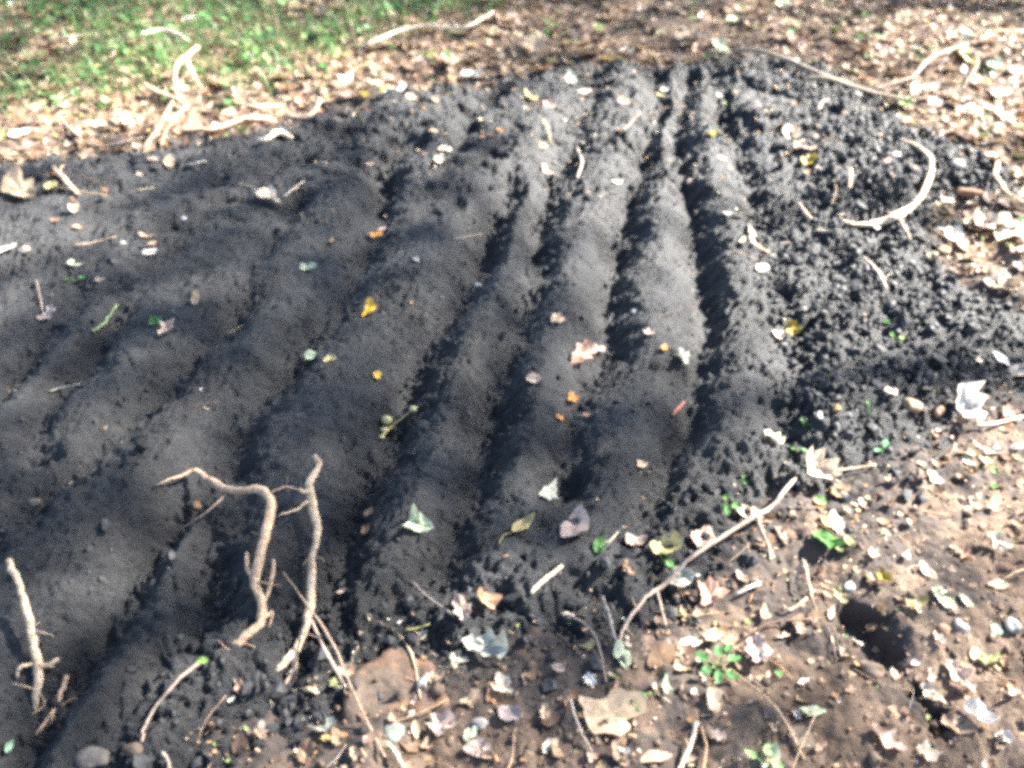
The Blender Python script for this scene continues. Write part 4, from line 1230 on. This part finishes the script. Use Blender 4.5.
sprout(545, 36, 6, [(80, 2, 8), (-60, 2, 8)], 'bright green seedling beyond the far rim', (.13, .28, .07))
sprout(601, 34, 6, [(90, 2, 8), (200, 2, 6)], 'pale green seedling beyond the far rim, beside the bright one', (.22, .42, .12))
sprout(985, 470, 5, [(60, 3, 13), (-40, 3, 11)], 'soft green sprout on the soil below the blazing leaf', (.18, .36, .10))
sprout(762, 765, 8, [(60, 5, 20), (150, 6, 18), (-20, 5, 18)], 'pale green rosette at the bottom edge', (.30, .46, .18))


def seed_stalk():
    c = at(390, 425, .0)
    o = tube_obj('seed_stalk', path([(381, 437, .006), (390, 428, .014), (402, 418, .022), (415, 408, .022)]), [.0022, .0026, .0022, .0016], M_STICK, color=(.56, .46, .22), seed=5)
    tag(o, 'yellowish seed stalk with plump buds lying across a deep furrow', 'seed stalk')
    r = np.random.default_rng(3)
    for px, py, w, u in [(387, 420, 12, .016), (384, 430, 8, .012), (382, 437, 6, .008), (413, 409, 9, .022)]:
        P, F = lump_shape(ICO2, r, .1)
        w = rad(px, py, w)
        p = at(px, py, u) - o.location
        b = link('bud', mesh_np('bud', P * w * [1, .8, .7] + np.array(p), F.ravel(), np.full(len(F), 3)), M_LEAF, o)
        b.color = (.56, .50, .26, 1)
    REFS.append((398, 422, 'the yellowish seed stalk'))


seed_stalk()

# ------------------------------------------------------------------ scattered stuff
def scatter(name, temps, pts, yaw, tx, ty, scale, m, lift=None):
    """temps: (V, F, S) templates; one joined mesh, every copy its own island"""
    Vs, Fs, Ss, off = [], [], [], 0
    pick = rng.integers(0, len(temps), len(pts))
    for k, (V, F, S) in enumerate(temps):
        idx = np.nonzero(pick == k)[0]
        if not len(idx):
            continue
        ca, sa = np.cos(yaw[idx]), np.sin(yaw[idx])
        cb, sb = np.cos(tx[idx]), np.sin(tx[idx])
        cc, sc = np.cos(ty[idx]), np.sin(ty[idx])
        P = V[None] * np.broadcast_to(scale[idx].reshape(len(idx), 1, -1), (len(idx), 1, scale.shape[1] if scale.ndim > 1 else 1))
        x, y, z = P[..., 0], P[..., 1], P[..., 2]
        y, z = y * cb[:, None] - z * sb[:, None], y * sb[:, None] + z * cb[:, None]
        x, z = x * cc[:, None] + z * sc[:, None], -x * sc[:, None] + z * cc[:, None]
        x, y = x * ca[:, None] - y * sa[:, None], x * sa[:, None] + y * ca[:, None]
        W = np.stack([x, y, z], -1) + pts[idx][:, None]
        Vs.append(W.reshape(-1, 3))
        n = len(V)
        Fs.append((F[None] + (off + np.arange(len(idx)) * n)[:, None]).ravel())
        Ss.append(np.tile(S, len(idx)))
        off += n * len(idx)
    return link(name, mesh_np(name, np.concatenate(Vs), np.concatenate(Fs), np.concatenate(Ss)), m)


def tri(base, r, rough):
    P, F = lump_shape(base, r, rough)
    return P, F.ravel(), np.full(len(F), 3)


def pts_on(x, y, lift=0.0):
    return np.stack([x, y, top_h(x, y) + lift], -1)


# crumbs of charcoal on the loose right flank and the near rim
n = 120000
x, y = rng.uniform(-2.6, 2.0, n), rng.uniform(.4, 4.5, n)
sd = edge_sd(x, y)
cw = crumb_w(x, y, sd)
keep = (sd > -.16) & (rng.random(n) < np.where(sd > 0, .12 + .45 * table(T_FUR, x, y) + .7 * cw ** 2, .30 * (1 + sd / .16)))
x, y, cw = x[keep], y[keep], cw[keep]
s = np.exp(rng.normal(np.log(.0038), .68, len(x))) * (.55 + .8 * cw)
s = np.clip(s, .0015, .017)
cl = scatter('soil_clods', [tri(ICO1, np.random.default_rng(50 + k), .5) for k in range(8)], pts_on(x, y, .0) + np.stack([0 * s, 0 * s, s * .25], -1),
             rng.uniform(0, 6.28, len(x)), rng.normal(0, .7, len(x)), rng.normal(0, .7, len(x)), s[:, None] * rng.uniform(.5, 1.2, (len(x), 3)), M_CLOD)
cl.data.polygons.foreach_set('use_smooth', np.zeros(len(cl.data.polygons), bool))
tag(cl, kind='stuff')

# crumbs of brown soil in front and behind
n = 26000
x, y = rng.uniform(-3.2, 3.2, n), .35 + 5.2 * rng.random(n) ** 1.5
sd = edge_sd(x, y)
keep = sd < .0
x, y = x[keep], y[keep]
s = np.clip(np.exp(rng.normal(np.log(.0042), .5, len(x))), .0015, .016)
dc = scatter('soil_crumbs', [tri(ICO1, np.random.default_rng(70 + k), .3) for k in range(5)], pts_on(x, y) + np.stack([0 * s, 0 * s, s * .2], -1),
             rng.uniform(0, 6.28, len(x)), rng.normal(0, .5, len(x)), rng.normal(0, .5, len(x)), s[:, None] * np.array([1, .85, .7]), M_DIRT)
tag(dc, kind='stuff')

# bits of leaf and wood everywhere
bit_t = [leaf_verts('scrap', 1, .55 + .1 * k, .4, np.random.default_rng(90 + k), 8, 1) for k in range(4)] + \
        [leaf_verts('strip', 1, .12, .1, np.random.default_rng(95 + k), 8, 1) for k in range(2)]
n = 64000
x, y = rng.uniform(-3.2, 3.2, n), .35 + 5.4 * rng.random(n) ** 1.25
sd = edge_sd(x, y)
far = sstep(2.1, 3.2, y) * sstep(-1.0, -.3, x)
streak = .5 * np.exp(-(seg_dist(x, y, G([(728, 212), (745, 240), (765, 268)])) / .05) ** 2) + .35 * np.exp(-(seg_dist(x, y, G([(780, 128), (805, 155), (815, 185)])) / .09) ** 2)
spec = streak + np.where(sd > .05, -.01 + .20 * far + .07 * sstep(.1, .4, fbm(x, y, .3, 2, 80)), .75)
keep = rng.random(n) < spec
x, y, sd = x[keep], y[keep], sd[keep]
s = np.exp(rng.normal(np.log(.011), .42, len(x))) * np.where(sd > .05, 1.0 + .75 * far[keep], .85)
bits = scatter('debris', bit_t, pts_on(x, y, .006), rng.uniform(0, 6.28, len(x)), rng.normal(0, .45, len(x)), rng.normal(0, .45, len(x)), s[:, None] * np.ones(3), M_BITS)
tag(bits, kind='stuff')

# the leaf litter round the bed
lit_t = []
for k, (kd, rt, cu) in enumerate([('oval', .6, .3), ('oak', .65, .4), ('lobed', .85, .4), ('scrap', .75, .35), ('oval', .45, .55), ('scrap', .6, .6), ('oak', .6, .6), ('oval', .7, .25)]):
    lit_t.append(leaf_verts(kd, 1, rt, cu, np.random.default_rng(200 + k), 18, 3))


def litter_density(x, y, sd):
    d = .34 + .30 * sstep(.0, .35, fbm(x, y, .35, 2, 81))                                 # bare brown soil in front
    behind = sstep(2.5, 3.1, y + .25 * np.abs(x))
    d = d + behind * (.30 + .5 * fbm(x, y, .5, 2, 82))
    d = d + .5 * behind * sstep(.5, -.1, x) * sstep(4.8, 3.8, y)                           # thick sunlit band by the grass
    d = d + .3 * sstep(1.1, 1.5, x)
    d = np.where(sd > -.02, .0, d)
    return np.clip(d, 0, 1)


n = 70000
x, y = rng.uniform(-5, 5, n), .3 + 7.0 * rng.random(n)
near_ = np.abs(x) < .75 * y + .9
x, y = x[near_], y[near_]
sd = edge_sd(x, y)
keep = rng.random(len(x)) < litter_density(x, y, sd) * np.where(y < 2.5, .9, 1)
x, y = x[keep], y[keep]
s = np.clip(np.exp(rng.normal(np.log(.048), .40, len(x))), .016, .105) * np.where(y < 1.9, .62, 1.05)
lit = scatter('leaf_litter', lit_t, pts_on(x, y, .004), rng.uniform(0, 6.28, len(x)), rng.normal(0, .22, len(x)), rng.normal(0, .22, len(x)), s[:, None] * np.ones(3), M_LITTER)
tag(lit, kind='stuff')

# fine straws and pine needles in the litter
n = 2600
x, y = rng.uniform(-3.5, 3.5, n), .35 + 5.5 * rng.random(n)
sd = edge_sd(x, y)
keep = rng.random(n) < np.where(sd > .03, .05, .8)
x, y = x[keep], y[keep]
st = [tube_np([(-.5, 0, 0), (-.1, .04, .03), (.5, -.02, .0)], [.010, .011, .007], sides=4, sub=3, seed=5), tube_np([(-.5, 0, 0), (0, -.07, .04), (.5, .05, .01)], [.012, .013, .008], sides=4, sub=3, seed=6)]
s = np.clip(np.exp(rng.normal(np.log(.075), .45, len(x))), .03, .2)
ndl = scatter('dry_straw', st, pts_on(x, y, .006), rng.uniform(0, 6.28, len(x)), rng.normal(0, .1, len(x)), rng.normal(0, .12, len(x)), s[:, None] * np.ones(3), M_BITS)
tag(ndl, kind='stuff')

# grass and low green cover behind the far corner
def green_density(x, y):
    d = sstep(-.15, -1.0, x - (y - 4.0) * .75) * sstep(3.0, 3.9, y - .10 * (x + 1.5))
    d = d + .35 * sstep(4.3, 5.2, y) * sstep(.9, -.4, x)
    return np.clip(d * (1.1 + 1.7 * fbm(x, y, .38, 3, 85)), 0, 1)


def blade(k):
    r = np.random.default_rng(300 + k)
    w, lean, n_ = .035, r.uniform(.25, .7), 5
    V, F, S = [], [], []
    for i in range(n_):
        t = i / (n_ - 1)
        V += [(-w * (1 - t ** 1.5), lean * t * t, t * (1 - .25 * lean * t)), (w * (1 - t ** 1.5), lean * t * t, t * (1 - .25 * lean * t))]
    for i in range(n_ - 1):
        F += [2 * i, 2 * i + 1, 2 * i + 3, 2 * i + 2]
        S.append(4)
    return np.array(V), np.array(F), np.array(S)


n = 200000
x, y = rng.uniform(-4.5, 2.5, n), rng.uniform(2.9, 8.0, n)
keep = (rng.random(n) < green_density(x, y) * .75) & (edge_sd(x, y) < -.03)
x, y = x[keep], y[keep]
s = np.clip(np.exp(rng.normal(np.log(.055), .35, len(x))), .02, .13)
gr = scatter('grass', [blade(k) for k in range(6)], pts_on(x, y), rng.uniform(0, 6.28, len(x)), rng.normal(0, .35, len(x)), rng.normal(0, .25, len(x)), s[:, None] * np.array([1, 1, 1]), M_GREEN)
tag(gr, kind='stuff')

n = 36000
x, y = rng.uniform(-4.5, 4.5, n), rng.uniform(.4, 8.0, n)
sd = edge_sd(x, y)
g = green_density(x, y)
keep = (sd < -.05) & (rng.random(n) < np.clip(.8 * g + .03 + .03 * (y > 3.3), 0, 1))
x, y, g = x[keep], y[keep], g[keep]
cover_t = [leaf_verts('oval', 1, .75, .25, np.random.default_rng(400 + k), 12, 2) for k in range(4)]
s = np.clip(np.exp(rng.normal(np.log(.032), .38, len(x))), .012, .07) * np.where(y < 2.2, .5, 1)
cv = scatter('ground_cover', cover_t, pts_on(x, y, .012) + np.stack([0 * x, 0 * x, .05 * g * rng.random(len(x))], -1), rng.uniform(0, 6.28, len(x)),
             rng.normal(0, .35, len(x)), rng.normal(0, .35, len(x)), s[:, None] * np.ones(3), M_GREEN)
tag(cv, kind='stuff')

# ------------------------------------------------------------------ single leaves in the litter, each told by what it lies next to
SHAPES = {'oval': ('oval', .55), 'narrow': ('oval', .32), 'ragged': ('oak', .6), 'torn': ('scrap', .75)}
TONES = {'pale tan': 'T', 'brown': 'B', 'pinkish': 'P', 'cream': 'C', 'whitish': 'W', 'dark brown': 'D', 'rust-coloured': 'Q', 'dull green': 'E'}
MANUAL = [(r_[0], r_[1]) for r_ in REFS]
used = set()
made, tries = 0, 0
rr_ = np.random.default_rng(77)
LM = list(REFS)
while made < 120 and tries < 4000:
    tries += 1
    px, py = rr_.uniform(6, 1018), rr_.uniform(6, 762) if rr_.random() < .5 else rr_.uniform(6, 190)
    gx_, gy_ = flat(px, py, .02)
    sd_ = float(edge_sd(np.array([gx_]), np.array([gy_]))[0])
    if sd_ > -.05:
        continue
    if any(math.hypot(px - q[1], py - q[2]) < 26 for q in LEAVES) or any(math.hypot(px - q[0], py - q[1]) < 24 for q in MANUAL[len(REFS):]):
        continue
    g_ = float(green_density(np.array([gx_]), np.array([gy_]))[0])
    if rr_.random() < g_ * .9:
        continue
    sh = list(SHAPES)[rr_.integers(0, len(SHAPES))]
    tn = list(TONES)[rr_.choice(len(TONES), p=[.24, .14, .15, .16, .09, .09, .08, .05])]
    near = sorted(LM, key=lambda q: (q[0] - px) ** 2 + ((q[1] - py) * 1.5) ** 2)
    label = None
    for q in near[:4]:
        dx, dy = px - q[0], (py - q[1]) * 1.5
        if math.hypot(dx, dy) > 230:
            break
        rel = ('in front of' if dy > 0 else 'behind') if abs(dy) > abs(dx) else 'beside'
        t_ = f'{tn} {sh} leaf in the litter {rel} {q[2]}'
        if t_ not in used and len(t_.split()) <= 16:
            label = t_
            break
    if not label:
        continue
    used.add(label)
    kd, ratio = SHAPES[sh]  # noqa
    dep = 1.45 / max(.35, math.sin(PITCH + math.atan((py - CY) / F_PX)))
    lpx = F_PX * rr_.uniform(.038, .072) * (.62 if py > 400 else 1.0) / dep
    leaf(kd, px, py, lpx, ratio * rr_.uniform(.85, 1.1), rr_.uniform(0, 360), TONES[tn], rr_.uniform(.3, .8), label, lift=.006, register=False)
    MANUAL.append((px, py))
    made += 1
print('single litter leaves', made)

# ------------------------------------------------------------------ sun, sky and an unseen tree added to shade the bed
AZ, EL = R(24), R(41)
SUN = np.array([math.cos(EL) * math.cos(AZ), math.cos(EL) * math.sin(AZ), math.sin(EL)])
sun_d = bpy.data.lights.new('sun', 'SUN')
sun = bpy.data.objects.new('sun', sun_d)
COL.objects.link(sun)
sun_d.energy = 5.0
sun_d.angle = R(.53)
sun_d.color = (1.0, .955, .88)
sun.rotation_euler = Vector(SUN).to_track_quat('Z', 'Y').to_euler()
sun.location = (8, 4, 12)

w = bpy.data.worlds.new('World')
scene.world = w
w.use_nodes = True
nt = w.node_tree
sky = nt.nodes.new('ShaderNodeTexSky')
sky.sky_type = 'NISHITA'
sky.sun_disc = False
sky.sun_elevation = EL
sky.sun_rotation = math.atan2(SUN[0], SUN[1])
nt.links.new(sky.outputs[0], nt.nodes['Background'].inputs[0])
nt.nodes['Background'].inputs[1].default_value = .05


LIT = [(735, 190, .62, 2.4), (990, 240, .50, 1.5), (620, 130, .50, 1.6), (880, 205, .60, 1.2), (962, 415, .24, 1.7), (330, 72, .55, 1.25), (60, 108, .50, 1.1), (190, 95, .45, .7),
       (200, 35, 1.0, .7), (985, 705, .28, .8), (815, 480, .20, 1.4), (0, 262, .30, 1.7), (745, 330, .30, 1.2), (940, 45, 1.0, 1.3), (560, 210, .35, .4), (985, 560, .50, .4), (320, 330, .5, -.35), (500, 470, .4, -.3), (620, 710, .25, .25), (440, 700, .3, .3)]


def shade_wanted(x, y):
    d = 1.38 + .15 * sstep(.2, -.9, x) * sstep(3.0, 2.2, y) - .10 * sstep(-.2, .4, x) * sstep(1.7, 1.3, y)
    for px, py, r, k in LIT:
        cx, cy = flat(px, py, .03)
        d = d - k * np.exp(-((x - cx) ** 2 + (y - cy) ** 2) / (r * r))
    return np.clip(d + .8 * fbm(x, y, .40, 3, 90), 0, 2.1)


def unseen_tree():
    t = bpy.data.objects.new('unseen_shade_tree', None)  # stands out of view, added for the dappled shade
    COL.objects.link(t)
    base = np.array([14.0, 6.3, 0.0])
    base[2] = float(ground_h(np.array([base[0]]), np.array([base[1]]))[0]) - .1
    t.location = base
    tag(t, 'tall unseen broadleaf tree, its crown shaped to dapple the bed with shade', 'tree')
    n = 26500
    x, y = rng.uniform(-2.8, 2.4, n), rng.uniform(.1, 6.0, n)
    keep = rng.random(n) < shade_wanted(x, y) / 2.1  # crown leaves are placed by where their shade should land
    x, y = x[keep], y[keep]
    h = rng.uniform(8.0, 12.0, len(x))
    P = np.stack([x + SUN[0] / SUN[2] * h, y + SUN[1] / SUN[2] * h, h], -1)
    # the rest of the crown, round the trunk and away from the bed
    m = 5000
    q = rng.normal(0, 1, (m, 3))
    q /= np.linalg.norm(q, axis=1)[:, None]
    q = q * (rng.random(m) ** .45)[:, None] * [3.6, 3.6, 2.4] + base + [1.0, 2.0, 10.5]
    gx2, gy2 = q[:, 0] - SUN[0] / SUN[2] * q[:, 2], q[:, 1] - SUN[1] / SUN[2] * q[:, 2]
    q = q[~((np.abs(gx2) < 3.0) & (gy2 > -.2) & (gy2 < 5.6))]
    P = np.concatenate([P, q])
    s = np.clip(rng.normal(.085, .018, len(P)), .05, .13)
    lt = [leaf_verts(k_, 1, r_, .35, np.random.default_rng(500 + i), 12, 2) for i, (k_, r_) in enumerate([('oval', .6), ('lobed', .9), ('oval', .7)])]
    cr = scatter('crown', lt, P - base, rng.uniform(0, 6.28, len(P)), rng.normal(0, .5, len(P)), rng.normal(0, .5, len(P)), s[:, None] * np.ones(3), M_CANOPY)
    cr.parent = t
    V, F, S = tube_np([(0, 0, -.2), (-.05, .02, 1.2), (-.2, -.1, 3.5), (-.2, .1, 6.5), (.3, .8, 10.5), (.8, 1.6, 13)], [.34, .26, .22, .18, .11, .04], 14, 8, .05, 1)
    link('trunk', mesh_np('trunk', V, F, S), M_BARK, t)
    for k in range(9):
        j = P[rng.integers(0, len(x))] - base if k < 6 else q[rng.integers(0, len(q))] - base
        z0 = rng.uniform(4.0, 7.5)
        a_ = np.array([-.2, .0, z0])
        mid = a_ * .5 + j * .5 + [0, 0, .5]
        V, F, S = tube_np([a_, mid, j], [.07, .04, .012], 7, 8, .06, 20 + k, .01)
        link('limb', mesh_np('limb', V, F, S), M_BARK, t)


unseen_tree()

# ------------------------------------------------------------------ picture settings
scene.view_settings.view_transform = 'Standard'
scene.view_settings.look = 'None'
scene.view_settings.exposure = 3.1
scene.view_settings.gamma = 1
scene.view_settings.use_curve_mapping = False
scene.render.engine = 'CYCLES'
scene.cycles.pixel_filter_type = 'BLACKMAN_HARRIS'
scene.cycles.filter_width = 4.0
scene.cycles.use_denoising = False
scene.cycles.max_bounces = 5
scene.cycles.sample_clamp_indirect = 4
